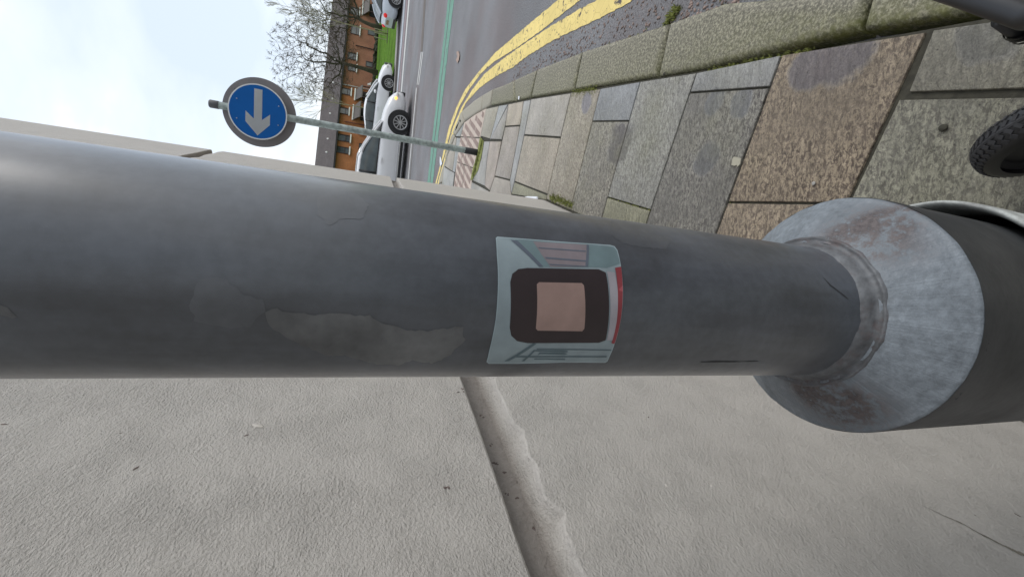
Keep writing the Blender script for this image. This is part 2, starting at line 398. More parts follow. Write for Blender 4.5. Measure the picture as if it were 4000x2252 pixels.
M = dict(
    paving=mat_paving(), kerb=mat_kerb(), asphalt=mat_asphalt(), render=mat_render(), grass=mat_grass(), tiles=mat_tiles(),
    mortar=simple('dark_joint', (.045, .042, .03), .9, var=.4, sc=40, bump=.6),
    yellow=mat_paint('yellow_line_paint', (.80, .64, .25), .585, 15, (.10, .09, .09)),
    white_line=mat_paint('white_line_paint', (.62, .62, .60), .5, 20),
    teal=mat_paint('green_lane_paint', (.17, .33, .26), .56, 9, (.12, .125, .13)),
    brown_line=mat_paint('faded_line_paint', (.16, .14, .125), .5, 12),
    pink=simple('pink_tactile', (.50, .42, .36), .8, var=.1, sc=9), rib=simple('tactile_rib', (.37, .285, .255), .8),
    pebble=simple('gutter_pebble', (.20, .145, .125), .7, var=.65, sc=14), moss=simple('moss_green', (.20, .22, .06), .95, var=.4, sc=40, bump=.8),
    shaft=mat_galv('dark_grey_column_paint', (.052, .059, .071), .45, .0, 1.1, 0, .42, .12, coat=.9, con=.085),
    low=mat_galv('column_base_shaded', (.030, .032, .034), .5, .0, .5, 0, .3, .3),  # darker tone paints in the shade on the upright base
    shoulder=mat_shoulder(),
    weld=mat_galv('weld_metal', (.10, .105, .112), .62, .0, 0, .9, .75, 1.0),
    sleeve=mat_galv('pale_sleeve', (.42, .44, .42), .6, .0, 0, .35, .5, .5),
    residue=mat_galv('glue_residue', (.115, .118, .120), .6, 0, .1, 0, .4, .3),
    residue2=mat_galv('faint_residue', (.068, .075, .087), .5, 0, .3, 0, .3, .12, coat=.85),
    scuff=simple('dark_scuff', (.030, .031, .034), .7),
    galv=mat_galv('galvanised_post', (.30, .35, .34), .5, .25, .1, 0, .55, .4),
    cap=simple('grey_cap', (.10, .10, .11), .6), black=simple('black_paint', (.012, .012, .012), .45, var=.5, sc=30),
    signback=simple('sign_back_grey', (.24, .225, .235), .55, var=.08), blue=simple('sign_blue', (.004, .115, .42), .55, var=.06, spec=.2),
    signwhite=simple('sign_white', (.80, .82, .82), .6, var=.05, spec=.2), bolt=simple('bolt', (.35, .4, .5), .4),
    orange=mat_brick('orange_brick', (.47, .185, .075), (.40, .155, .065)), brown=mat_brick('brown_brick', (.36, .17, .105), (.31, .145, .095)),
    dark=simple('dark_recess', (.02, .018, .02), .8), fascia=simple('black_fascia', (.018, .016, .018), .7), white=simple('white_paint', (.80, .80, .78), .5, var=.04),
    wframe=simple('dark_window_frame', (.045, .022, .022), .5), glass=simple('window_glass', (.09, .105, .12), .12, var=.5, sc=1.2, spec=.8),
    redpipe=simple('red_brown_pipe', (.11, .03, .025), .5), greypipe=simple('pale_pipe', (.50, .50, .50), .5), porch=simple('porch_slate', (.135, .125, .12), .8),
    red=simple('red_box', (.40, .05, .04), .5), barkd=simple('dark_bark', (.075, .068, .048), .95, var=.4, sc=8), barkt=simple('twig_bark', (.085, .066, .050), 1, var=.3, sc=8),
    barky=simple('pale_bark', (.26, .24, .15), .9, var=.25, sc=8), stake=simple('wood_stake', (.30, .29, .19), .9),
    car1=simple('silver_paint', (.76, .76, .77), .28, .1, var=.02), car2=simple('white_car_paint', (.84, .85, .87), .25, .0, var=.02), car3=simple('pale_blue_silver', (.58, .63, .68), .28, .2, var=.02),
    carglass=simple('car_glass', (.045, .06, .06), .06, var=.4, sc=3, spec=.9), tyre=simple('tyre_rubber', (.014, .014, .015), .75), rim=simple('alloy_rim', (.42, .42, .42), .35, .5),
    trim=simple('black_trim', (.014, .014, .015), .5), chrome=simple('bright_trim', (.7, .7, .7), .2, .7), lampw=simple('lamp_lens', (.8, .8, .76), .15),
    lampred=simple('red_lamp', (.65, .02, .02), .25, emit=((1, .03, .02), .15)), indic=simple('orange_indicator', (.9, .4, .1), .3, emit=((1, .45, .08), 1.6)),
    wheelrub=simple('pram_tyre', (.028, .028, .031), .8, var=.25, sc=60), plastic=simple('black_plastic', (.010, .010, .012), .38),
    concrete=simple('pale_path', (.33, .32, .30), .85, var=.15), gutter=simple('gutter_sheen_paint', (.48, .52, .57), .4, var=.2, sc=3), redgut=simple('red_gutter', (.26, .19, .20), .7, var=.2),  # gutter: pale blue tint is a painted reflection
    hedge=simple('low_dark_hedge', (.03, .035, .018), .95, var=.5, sc=6, bump=.5), leaf=simple('dead_leaf', (.35, .25, .20), .7), paper=simple('white_scrap', (.72, .74, .78), .6),
    stain=simple('damp_stain', (.17, .155, .125), .8, var=.25, sc=40), chip=simple('render_chip', (.115, .09, .08), .9, var=.4, sc=60), chipw=simple('bare_render', (.5, .47, .43), .8, var=.2, sc=80), soil=simple('bare_soil', (.06, .04, .035), .95),
)

# ================================================================ THE GROUND
RZ = -0.10
def flat(name, polys, z, mat, kind='structure', thick=None):
    bm = bmesh.new()
    for p in polys:
        if area(p) < 0: p = p[::-1]
        f = bm.faces.new([bm.verts.new((x, y, z)) for x, y in p])
    o = link(name, bm, mat); tag(o, kind=kind); return o
flat('ground', [[(-900, -900), (900, -900), (900, 900), (-900, 900)]], RZ-.06, M['grass'])
# the road reaches the far kerb
K1, K2 = at(1566, 68, RZ), at(1553, 285, RZ)
kd = (K1-K2); kd.z = 0; kd.normalize()
def kl(s, off=0.0):
    n = Vector((-kd.y, kd.x, 0)); p = K2 + kd*s + n*off; return (p.x, p.y)
flat('road', [[kl(-90), kl(120), (160, -60), (-90, -60)]], RZ, M['asphalt'])
def ribbon(name, pts_a, pts_b, z, mat, steps=1, jit=0.0, kind='structure', extra=None):
    """painted line: two edges traced on the road, resampled, with a worn edge"""
    def resample(p, n):
        L = [0]
        for a, b in zip(p, p[1:]): L.append(L[-1]+(Vector(b)-Vector(a)).length)
        o = []
        for i in range(n):
            t = L[-1]*i/(n-1); k = max(j for j in range(len(L)) if L[j] <= t+1e-9); k = min(k, len(p)-2)
            f = (t-L[k])/(L[k+1]-L[k]); o.append(Vector(p[k]).lerp(Vector(p[k+1]), f))
        return o
    n = steps; A, B = resample(pts_a, n), resample(pts_b, n)
    bm = bmesh.new(); rows = []
    for a, b in zip(A, B):
        d = (b-a); w_ = d.length
        a = a - d/w_*random.uniform(-jit, jit); b = b + d/w_*random.uniform(-jit, jit)
        rows.append([bm.verts.new((q.x, q.y, z)) for q in (a, b)])
    for r0, r1 in zip(rows, rows[1:]): bm.faces.new((r0[0], r0[1], r1[1], r1[0]))
    bmesh.ops.recalc_face_normals(bm, faces=bm.faces)
    if bm.faces[:][0].normal.z < 0: bmesh.ops.reverse_faces(bm, faces=bm.faces)
    o = link(name, bm, mat); tag(o, kind=kind); return o
def g4(x, y): return (1400+x/1.981, y/1.981)
def g3(x, y): return (1350+x/2.9, 350+y/2.9)
def ext(p, first=None, last=None):
    q = list(p)
    if first is not None:
        d = (Vector(q[0])-Vector(q[1])).normalized(); q.insert(0, tuple(Vector(q[0])+d*first))
    if last is not None:
        d = (Vector(q[-1])-Vector(q[-2])).normalized(); q.append(tuple(Vector(q[-1])+d*last))
    return q
def W2(l, z=RZ): return [at2(x, y, z) for x, y in l]
ya1 = [g4(1550, 0), g4(1320, 190), g4(1060, 410), g4(930, 560), g4(830, 690), g4(760, 830), g4(700, 990), g3(1100, 750), g3(1020, 1060)]
yb1 = [g4(1720, 0), g4(1400, 250), g4(1230, 370), g4(1050, 480), g4(950, 570), g4(860, 690), g4(780, 830), g4(722, 990), g3(1118, 750), g3(1034, 1060)]
ya2 = [g4(1860, 0), g4(1700, 80), g4(1500, 200), g4(1330, 310), g4(1130, 450), g4(970, 580), g4(880, 700), g4(800, 830), g4(732, 990), g3(1130, 750), g3(1044, 1060)]
yb2 = [g4(2130, 0), g4(1900, 130), g4(1700, 220), g4(1500, 320), g4(1300, 440), g4(1200, 520), g4(1050, 600), g4(940, 680), g4(830, 800), g4(752, 990), g3(1150, 750), g3(1060, 1060)]
ribbon('double_yellow_line', ext(W2(ya1), 3, 6), ext(W2(yb1), 3, 6), RZ+.004, M['yellow'], 420, .011)
ribbon('double_yellow_line', ext(W2(ya2), 3, 6), ext(W2(yb2), 3, 6), RZ+.004, M['yellow'], 420, .015)
def strip(name, a, b, wpx, mat, z=RZ+.004, n=60, jit=.0, f=6, l=10):
    """a straight painted strip between two traced points; wpx = width in photo pixels at each end"""
    A = [(a[0]-wpx[0]/2, a[1]), (b[0]-wpx[1]/2, b[1])]; B = [(a[0]+wpx[0]/2, a[1]), (b[0]+wpx[1]/2, b[1])]
    return ribbon(name, ext(W2(A), f, l), ext(W2(B), f, l), z, mat, n, jit)
strip('green_lane_strip', (1755, 0), (1676, 700), (9, 9), M['teal'], n=160, jit=.02, f=3, l=6)
strip('green_lane_strip', (1768, 0), (1688, 700), (12, 10), M['teal'], n=160, jit=.025, f=3, l=6)
strip('edge_line', (1598, 0), (1572, 310), (4.5, 4), M['white_line'], f=12, l=30)
strip('gutter_strip', (1581, 0), (1556, 300), (6, 4), M['gutter'], f=12, l=30)  # reflection along the gutter, painted as a pale strip
strip('gutter_strip', (1590, 0), (1564, 300), (5, 4), M['redgut'], f=12, l=30)
strip('centre_line', (1646, 205), (1630, 330), (2.6, 2.4), M['white_line'], f=0.01, l=.01)
strip('centre_line', (1652, 205), (1636, 330), (2.6, 2.4), M['white_line'], f=0.01, l=.01)
strip('centre_line', (1627, 345), (1596, 690), (3, 3), M['white_line'], f=0.01, l=8)
strip('centre_line', (1634, 345), (1603, 690), (1.6, 1.6), M['brown_line'], f=0.01, l=8)
strip('faded_centre_line', (1660, 0), (1648, 190), (8, 7), M['brown_line'], f=8, l=.1, jit=.02)
# far footway and lawn
bm = bmesh.new(); 
prism(bm, [kl(-90), kl(120), kl(120, .16), kl(-90, .16)], RZ-.05, RZ+.10, .02)
tag(link('far_kerb', bm, simple('far_kerb_stone', (.12, .11, .105), .85)), kind='structure')
flat('far_footway', [[kl(-90, .15), kl(120, .15), kl(120, 1.35), kl(-90, 1.35)]], RZ+.085, M['concrete'])
flat('lawn', [[kl(-90, 1.34), kl(120, 1.34), kl(120, 70), kl(-90, 70)]], RZ+.09, M['grass'])

# ---- kerb and slabs of the near footway
ko = [(3385, -55), (2829, 0), (2611, 81), (2273, 195), (2097, 265), (2006, 308), (1965, 328), (1925, 343), (1886, 366), (1854, 387), (1799, 434), (1784, 474), (1765, 521), (1743, 593), (1735, 629), (1721, 673), (1712, 717)]
ki = [(3350, 122), (2714, 279), (2562, 304), (2239, 357), (2071, 384), (2010, 397), (1950, 409), (1915, 414), (1880, 433), (1849, 452), (1813, 475), (1796, 500), (1777, 532), (1760, 572), (1747, 607), (1736, 650), (1727, 713)]
KO = [(-.6, -5.0), (.20, -2.0), (.62, -.7), (1.02, .55)] + [at2(*p) for p in ko[1:]]
KI = [(-1.1, -5.0), (-.10, -2.05), (.32, -.78), (.70, .42)] + [at2(*p) for p in ki[1:]]
d = (Vector(KO[-1])-Vector(KO[-2])).normalized(); KO += [tuple(Vector(KO[-1])+d*1.2), tuple(Vector(KO[-1])+d*9)]
d = (Vector(KI[-1])-Vector(KI[-2])).normalized(); KI += [tuple(Vector(KI[-1])+d*1.2), tuple(Vector(KI[-1])+d*9)]
J1o, J1i = at2(3400, -55), at2(3350, 122)
bmk = bmesh.new()
tl = bmk.loops.layers.float_color.new('tint'); ml = bmk.loops.layers.float_color.new('mottle')
def kerbstone(o, i, pale, alg=.0):
    """a stone with an eased arris, paler worn margins and algae along its back edge"""
    poly = o + i[::-1]
    if area(poly) < 0: poly = poly[::-1]
    poly = inset(poly, .0075)
    zt = random.uniform(-.001, .003); n = len(poly)
    specs = [(0, RZ-.05, 0), (0, zt-.030, .1), (.007, zt-.012, .35), (.020, zt-.002, .75), (.040, zt, .55), (.075, zt, .05), (.13, zt, .0)]
    if min((Vector(o[0])-Vector(i[0])).length, (Vector(o[0])-Vector(o[-1])).length) < .35: specs = specs[:5]
    rings = []
    for d_, z_, pm in specs:
        rg = []
        for x, y in inset(poly, d_):
            v = bmk.verts.new((x, y, z_)); di = min(seg_dist(Vector((x, y)), Vector(p), Vector(q)) for p, q in zip(i, i[1:]))
            info[v] = (max(pale, pm*.55), (.9 if .2 < y < 1.3 else .45)*max(0, 1-di/.075)**1.2 if not pale or pale < .5 else .0); rg.append(v)
        rings.append(rg)
    fs = []
    for a_, b_ in zip(rings, rings[1:]):
        for k in range(n): fs.append(bmk.faces.new((a_[k], a_[(k+1) % n], b_[(k+1) % n], b_[k])))
    fs.append(bmk.faces.new(rings[-1]))
    for f in fs:
        for lp in f.loops:
            m_, t_ = info[lp.vert]; lp[ml] = (m_, m_, m_, 1); lp[tl] = (t_, t_, t_, 1)
info = {}
def seg_dist(p, a, b):
    d = b-a; t = max(0, min(1, (p-a).dot(d)/max(1e-9, d.length_squared))); return (a+d*t-p).length
stones = [(0, 1, .0), (1, 2, .0), (2, 3, .0)]
def seg(a, b):                                   # stone between index a and b of the traced kerb
    return KO[a:b+1], KI[a:b+1]
kerbstone(KO[0:2], KI[0:2], 0); kerbstone(KO[1:3], KI[1:3], 0); kerbstone(KO[2:4], KI[2:4], 0)
kerbstone([KO[3], J1o], [KI[3], J1i], .05)
kerbstone([J1o, KO[4], KO[5]], [J1i, KI[4], KI[5]], .0)
kerbstone([KO[5], KO[6]], [KI[5], KI[6]], .03)
# stones further on
kerbstone([KO[6], KO[7]], [KI[6], KI[7]], .05); kerbstone([KO[7], KO[8]], [KI[7], KI[8]], .1)
kerbstone([KO[8], KO[9], KO[10]], [KI[8], KI[9], KI[10]], .25)
kerbstone([KO[10], KO[11]], [KI[10], KI[11]], .8); kerbstone([KO[11], KO[12], KO[13]], [KI[11], KI[12], KI[13]], .9)
kerbstone([KO[13], KO[14], KO[15]], [KI[13], KI[14], KI[15]], .9); kerbstone([KO[15], KO[16], KO[17]], [KI[15], KI[16], KI[17]], .85)
kerbstone([KO[17], KO[18], KO[19]], [KI[17], KI[18], KI[19]], .9); kerbstone([KO[19], KO[20]], [KI[19], KI[20]], .9); kerbstone([KO[20], KO[21]], [KI[20], KI[21]], .9)
tag(link('kerb', bmk, M['kerb'], smooth=True, auto=50), kind='structure')

def towall(p, q, off=.015):
    """carry the joint p->q on until it meets the foot of the wall"""
    p, q = Vector(p), Vector(q); d = q-p
    t = (WA + WB*p.y - p.x)/(d.x - WB*d.y); r = p + d*t; return (r.x+off, r.y)
WEND = 3.327
Lp = [((3621, 118), (3323, 763)), ((3052, 211), (2841, 791)), ((2720, 282), (2528, 863)), ((2500, 317), (2354, 838)),
      ((2344, 345), (2233, 798)), ((2230, 360), (2137, 760))]
L = [(at2(*a), at2(*b)) for a, b in Lp]
Lw = [(a, towall(a, b)) for a, b in L]
slabs = []                                       # (polygon, tint, mottle)
T = dict(brown=(.275, .222, .165), grey=(.30, .29, .265), blue=(.32, .33, .34), beige=(.37, .335, .275), green=(.29, .28, .20), rough=(.26, .245, .20), pale=(.46, .43, .385), tan=(.41, .365, .30), darkg=(.215, .205, .185))
def course(i, cross, tints):
    """slabs between joints i and i+1 from kerb to wall, split at the cross joints"""
    (k0, w0), (k1, w1) = Lw[i], Lw[i+1]
    c0 = [k0] + [c[0] for c in cross] + [w0]; c1 = [k1] + [c[1] for c in cross] + [w1]
    for j in range(len(c0)-1):
        slabs.append(([c0[j], c1[j], c1[j+1], c0[j+1]], *tints[j]))
def onl(i, x, y):                                # nearest point on joint i to a traced pixel
    p = Vector(at2(x, y)); a, b = Vector(Lw[i][0]), Vector(Lw[i][1]); d = b-a
    q = a + d*((p-a).dot(d)/d.length_squared); return (q.x, q.y)
course(0, [(onl(0, 3330, 800), onl(1, 2844, 791))], [(T['brown'], 1.0), (T['brown'], .9)])
course(1, [(onl(1, 2999, 340), onl(2, 2697, 362))], [((.33, .33, .32), .12), (T['darkg'], .8)])
course(2, [(onl(2, 2543, 822), onl(3, 2379, 773))], [((.32, .315, .29), .55), (T['green'], .5)])
course(3, [(onl(3, 2459, 472), onl(4, 2317, 474))], [(T['blue'], .15), ((.275, .26, .225), .85)])
course(4, [], [(T['beige'], .55)])
# course to joint 7 (far end of the traced grid)
P7 = [at2(2074, 385), at2(2046, 527), at2(2008, 709)]
slabs += [([Lw[5][0], P7[0], P7[1], onl(5, 2189, 537)], T['pale'], .12),
          ([onl(5, 2189, 537), P7[1], P7[2], at2(2137, 760)], T['tan'], .35),
          ([at2(2137, 760), P7[2], at2(1995, 759), (.73, 3.24), Lw[5][1]], T['green'], .3)]
# nearer than the first joint, towards and behind the camera
kd0 = Vector(Lw[0][0]); cA, cB = Vector(at2(3540, 364)), Vector(at2(4000, 350)); cA2 = Vector(at2(3507, 383)); cdir = (cB-cA).normalized()
cn = Vector(KI[3])
slabs += [([at2(3640, 112), tuple(cA), tuple(cA+cdir*.42), (.62, .24)], T['rough'], .4), ([tuple(cA2), Lw[0][1], (-.25, .45), tuple(cA2+cdir*.40)], (.235, .225, .18), .75)]
prev = [(.62, .24), (-.36, .36)]
for k in range(7):
    y0 = prev[0][1]-.72; kx = .585 + (y0)*.31 if y0 > -2 else -.10+(y0+2.05)*.33
    nx = (kx, y0); nw = (WA+WB*(y0+.14)+.02, y0+.14); mid0 = ((prev[0][0]*.5+prev[1][0]*.5), (prev[0][1]+prev[1][1])/2); mid1 = ((nx[0]+nw[0])/2, (nx[1]+nw[1])/2)
    slabs += [([prev[0], mid0, mid1, nx], random.choice([T['grey'], T['beige'], T['rough']]), .5), ([mid0, prev[1], nw, mid1], random.choice([T['grey'], T['green'], T['brown']]), .5)]
    prev = [nx, nw]
def Z(*l): return [at2(x, y) for x, y in l]
slabs += [
 (Z((2073, 387), (2044, 392), (2030, 490), (1990, 703), (1995, 759), (2008, 709), (2046, 527)), (.44, .44, .43), .05),
 (Z((2044, 392), (1985, 405), (1972, 494), (2030, 490)), (.50, .44, .36), .12), (Z((1972, 494), (2030, 490), (1990, 703), (1931, 688)), (.40, .36, .32), .2),
 (Z((1985, 405), (1948, 411), (1913, 544)), (.42, .43, .43), .08), (Z((1985, 405), (1913, 544), (1958, 547), (1972, 494)), (.42, .40, .37), .1),
 (Z((1898, 423), (1948, 412), (1913, 544), (1876, 533)), (.43, .40, .33), .15),
 (Z((1890, 550), (1912, 550), (1901, 620), (1892, 728), (1843, 705), (1879, 620)), (.44, .43, .41), .05),
 (Z((1913, 550), (1958, 550), (1931, 688), (1912, 746), (1892, 728), (1902, 620)), (.47, .41, .36), .08),
 (Z((1840, 708), (1910, 746), (1916, 800), (1830, 800)), (.43, .41, .38), .1), (Z((1931, 688), (1990, 703), (1995, 757), (1995, 800), (1916, 800), (1912, 746)), (.43, .39, .34), .15),
 (Z((1813, 478), (1798, 535), (1778, 532)), (.38, .40, .40), 0), (Z((1763, 570), (1777, 534), (1783, 536), (1766, 670), (1737, 650), (1748, 606)), (.45, .41, .35), .05),
 (Z((1784, 536), (1799, 537), (1786, 632), (1775, 675), (1767, 670)), (.40, .41, .41), 0), (Z((1735, 651), (1775, 675), (1764, 760), (1722, 750)), (.42, .42, .40), 0)]
bms = bmesh.new()
tl = bms.loops.layers.float_color.new('tint'); ml = bms.loops.layers.float_color.new('mottle')
for poly, tint, mo in slabs:
    if area(poly) < 0: poly = poly[::-1]
    cy = sum(p[1] for p in poly)/len(poly); ab = abs(area(poly))
    gap = .0045 if cy < 3 else .008
    poly = inset(poly, gap)
    fs = prism(bms, poly, -.04, random.uniform(-.003, .0), .004)
    for f in fs:
        for lp in f.loops: lp[tl] = (*tint, 1); lp[ml] = (mo, mo, mo, 1)
tag(link('paving', bms, M['paving'], smooth=True, auto=35), kind='structure')
# bed of dark jointing under everything, bounded by the kerb
flat('pavement', [[p for p in KI] + [(-60, 14), (-60, -5)]], -.011, M['mortar'])
# plain paving beyond the corner (mostly behind the wall)
flat('side_footway', [Z((1840, 800), (1764, 760), (1722, 750)) + [(-8, 12.0), (-40, 22), (-40, 4), (.4, 4.6)]], -.004, simple('far_paving', (.40, .38, .34), .85))
# pink tactile paving with its ribs
TP = Z((1898, 424), (1876, 533), (1865, 590), (1848, 655), (1832, 800), (1764, 800), (1782, 650), (1798, 540), (1813, 479), (1854, 449))
bmt = bmesh.new(); prism(bmt, TP if area(TP) > 0 else TP[::-1], -.03, -.001, .003)
def inside(p, poly):
    c = False
    for i in range(len(poly)):
        (x1, y1), (x2, y2) = poly[i], poly[i-1]
        if (y1 > p[1]) != (y2 > p[1]) and p[0] < (x2-x1)*(p[1]-y1)/(y2-y1)+x1: c = not c
    return c
o_ = Vector(at2(1876, 533)); ux = (Vector(at2(1832, 735))-Vector(at2(1898, 424))).normalized(); uy = Vector((ux.y, -ux.x))
bmr = bmesh.new(); rz_ = math.atan2(ux.y, ux.x)
TI = inset(TP if area(TP) > 0 else TP[::-1], .04)
for i in range(-30, 45):
    for j in range(-56, 56):
        s = i*.125; t_ = j*.034
        p = o_ + ux*s + uy*t_
        if inside((p.x, p.y), TI) and (j % 10):
            box(bmr, (p.x, p.y, .001), (.062, .020, .007), Matrix.Rotation(rz_, 3, 'Z'))
tt = link('tactile_paving', bmt, M['pink']); tag(tt, kind='structure')
rr_ = link('tactile_rib', bmr, M['rib'], tt)
for a, b in (((1777, 533), (1875, 538)), ((1787, 633), (1848, 656)), ((1805, 733), (1826, 560)), ((1787, 722), (1812, 560))):
    pa, pb = Vector(at2(*a)), Vector(at2(*b)); d = (pb-pa).normalized(); n = Vector((-d.y, d.x))*.006
    flat('paving_joint', [[tuple(pa-n), tuple(pb-n), tuple(pb+n), tuple(pa+n)]], .0035, M['mortar'])
# round cut mended with mortar beside the column
# moss: soft low tufts in joints and along the kerb
bmm = bmesh.new()
def tuft(x, y, z, s, n=7):
    for _ in range(n):
        a = random.uniform(0, 6.28); l = s*random.uniform(.5, 1.2); r = s*random.uniform(0, .8)
        bx, by = x+math.cos(a)*r, y+math.sin(a)*r; a2 = a+random.uniform(-.8, .8)
        wd = s*.22
        v = [bm_v((bx-math.sin(a2)*wd, by+math.cos(a2)*wd, z)), bm_v((bx+math.sin(a2)*wd, by-math.cos(a2)*wd, z)), bm_v((bx+math.cos(a2)*l*.6, by+math.sin(a2)*l*.6, z+l*.8))]
        bmm.faces.new(v)
def bm_v(c): return bmm.verts.new(c)
def mossline(a, b, n, s, z=-.006, wd=.006):
    a, b = Vector(a), Vector(b)
    for _ in range(n):
        p = a.lerp(b, random.random()); tuft(p.x+random.gauss(0, wd), p.y+random.gauss(0, wd), z, s*random.uniform(.6, 1.3))
mp_ = Z((1876, 535), (1890, 550), (1885, 590), (1879, 620), (1868, 665), (1845, 703), (1838, 703), (1848, 655), (1860, 620), (1865, 590))
bmm.faces.new([bm_v((x, y, .003)) for x, y in (mp_ if area(mp_) > 0 else mp_[::-1])])
mossline(at2(1876, 590), at2(1883, 552), 120, .012, .002, .02); mossline(at2(1872, 600), at2(1848, 690), 160, .014, .002, .03)
mossline(at2(2378, 775), at2(2545, 823), 60, .008, -.008, .003); mossline(at2(2841, 794), at2(3080, 838), 50, .006, -.008, .003)
mossline(at2(3180, 190), at2(2760, 275), 150, .008, -.008, .006); mossline(at2(2330, 348), at2(2235, 362), 110, .012, -.006, .012)
mossline(at2(2150, 768), at2(2235, 800), 160, .015, -.004, .012)
mossline(at2(2650, 40, RZ), at2(2605, 90, RZ), 110, .016, RZ+.0, .016)
for i in range(4, 9): mossline(KO[i], KO[i+1], 40, .010, RZ+.004, .02)
tag(link('moss', bmm, M['moss']), label='low green moss growing in the paving joints and along the kerb', cat='moss', kind='stuff')
# rounded stones showing in the gutter tarmac
bmp = bmesh.new()
for i in range(800):
    k = random.choice([4, 4, 4, 5, 5, 6, 6, 7, 8]); t_ = random.random()
    p = Vector(KO[k]).lerp(Vector(KO[k+1]), t_); nrm = Vector((.95, -.31))
    off = abs(random.gauss(0, .17))+.015; p = p + nrm*off
    s = random.uniform(.0035, .010); a = random.uniform(0, 3.14)
    mtx = Matrix.Translation((p.x, p.y, RZ+.001)) @ Matrix.Rotation(a, 4, 'Z') @ Matrix.Diagonal((s*1.5, s, s*.45, 1))
    bmesh.ops.create_icosphere(bmp, subdivisions=1, radius=1, matrix=mtx)
tag(link('gravel', bmp, M['pebble'], smooth=True), label='pinkish gravel stones bedded in the gutter tarmac beside the kerb', cat='gravel', kind='stuff')

# ================================================================ THE WALL
wall = empty('rendered_wall', (WA+WB*WEND, WEND, 0))
tag(wall, 'tall warm grey rendered wall with deep horizontal grooves behind the lamp column', 'wall')
S1 = WEND*math.sqrt(1+WB*WB); S0 = -7.0*math.sqrt(1+WB*WB)   # along the wall, s=0 where y=0
def wp(s, z, out=0.0):
    b = Vector((WA, 0, 0)) + WD*s + WN*out; return Vector((b.x, b.y, z)) - wall.location
joints = [(.075, .125), (1.176, 1.224), (2.283, 2.335), (3.39, 3.45), (4.5, 4.56), (5.6, 5.66)]
joints = joints[1:]
bmw = bmesh.new()
# columns of vertices along the wall, finer near the camera
ss = []; s = S0
while s < S1-.06:
    ss.append(s); s += .012 if -.2 < s < 1.6 else (.03 if s > 0 else .5)
RC = .03                                         # rounded outer corner
prof_s = ss + [S1-.06, S1-RC]
GD = .036
def lip(s, z, amp):                              # chipped, wandering arris
    c = noise.noise(Vector((s*9, z*3, 1.3)))*.006 + noise.noise(Vector((s*55, z, 4.1)))*.0025
    bite = max(0, noise.noise(Vector((s*11.0, z*7, 9.2)))-.10)*.022 + max(0, noise.noise(Vector((s*38, z*7, 2.2)))-.1)*.018
    return amp*(c+bite*.6)
zs = [(-.15, 0, 0)]
for (a, b) in joints:
    # going up: panel face, turn into the groove (lower lip: pale, chipped), groove floor, overhang
    zs += [(a-.03, 0, 0), (a-.004, 0, 1), (a-.0015, -.0015, 1), (a, -.005, 1), (a+.003, -.016, .8), (a+.007, -GD, .2), (b-.006, -GD, 0), (b-.001, -GD*.9, .15), (b, -.002, .3), (b+.003, 0, .15), (b+.04, 0, 0)]
zs.append((7.4, 0, 0))
cols_ = []
def gz(z, o, k, s):
    slope = .052*(1-max(-.5, min(1.2, s/1.059/3.1))) if z > .3 and z < 7 else 0
    z = z+slope
    dz = -lip(s, z-slope, 1.6)*k if k > .4 else lip(s, z-slope, .7)*k
    return z+dz, o + (noise.noise(Vector((s*40, z*40, 0)))*.0006 if k else 0)
wl = bmw.loops.layers.float_color.new('wear'); shade_wear = {}
for s in prof_s:
    c = []
    for (z, o, k) in zs:
        z2, o2 = gz(z, o, k, s); v_ = bmw.verts.new(wp(s, z2, o2)); c.append(v_)
        lipn = .35+max(0, noise.noise(Vector((s*7, 3, z))))*1.6
        shade_wear[v_] = (.95 if o <= -GD*.85 else 0, min(1, lipn*.9) if (k >= .8 and -.01 < o < 0) else (.25*lipn if k == 1 else 0))  # first value: painted shade on the groove floor; second: bare worn lip
    cols_.append(c)
# rounded corner, then the return face
for a in (15, 30, 45, 60, 75, 90):
    c = []
    for (z, o, k) in zs:
        z2, o2 = gz(z, o, k, S1); rr = RC+o2*.9
        c.append(bmw.verts.new(wp(S1-RC+max(rr, .004)*math.sin(R(a)), z2, -RC+max(rr, .004)*math.cos(R(a)))))
    cols_.append(c)
c = []
for (z, o, k) in zs: c.append(bmw.verts.new(wp(S1+o*.9, z, -4.0)))
cols_.append(c)
c = [bmw.verts.new(wp(S0, z, -4.0)) for (z, o, k) in zs]; cols_.append(c)
for a, b in zip(cols_, cols_[1:]+cols_[:1]):
    for i in range(len(zs)-1): bmw.faces.new((a[i], b[i], b[i+1], a[i+1]))
bmw.faces.new([c[-1] for c in cols_])
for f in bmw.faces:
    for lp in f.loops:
        g_, b_ = shade_wear.get(lp.vert, (0, 0)); lp[wl] = (g_, b_, 0, 1)
link('wall_panel', bmw, M['render'], wall, smooth=True, auto=24)
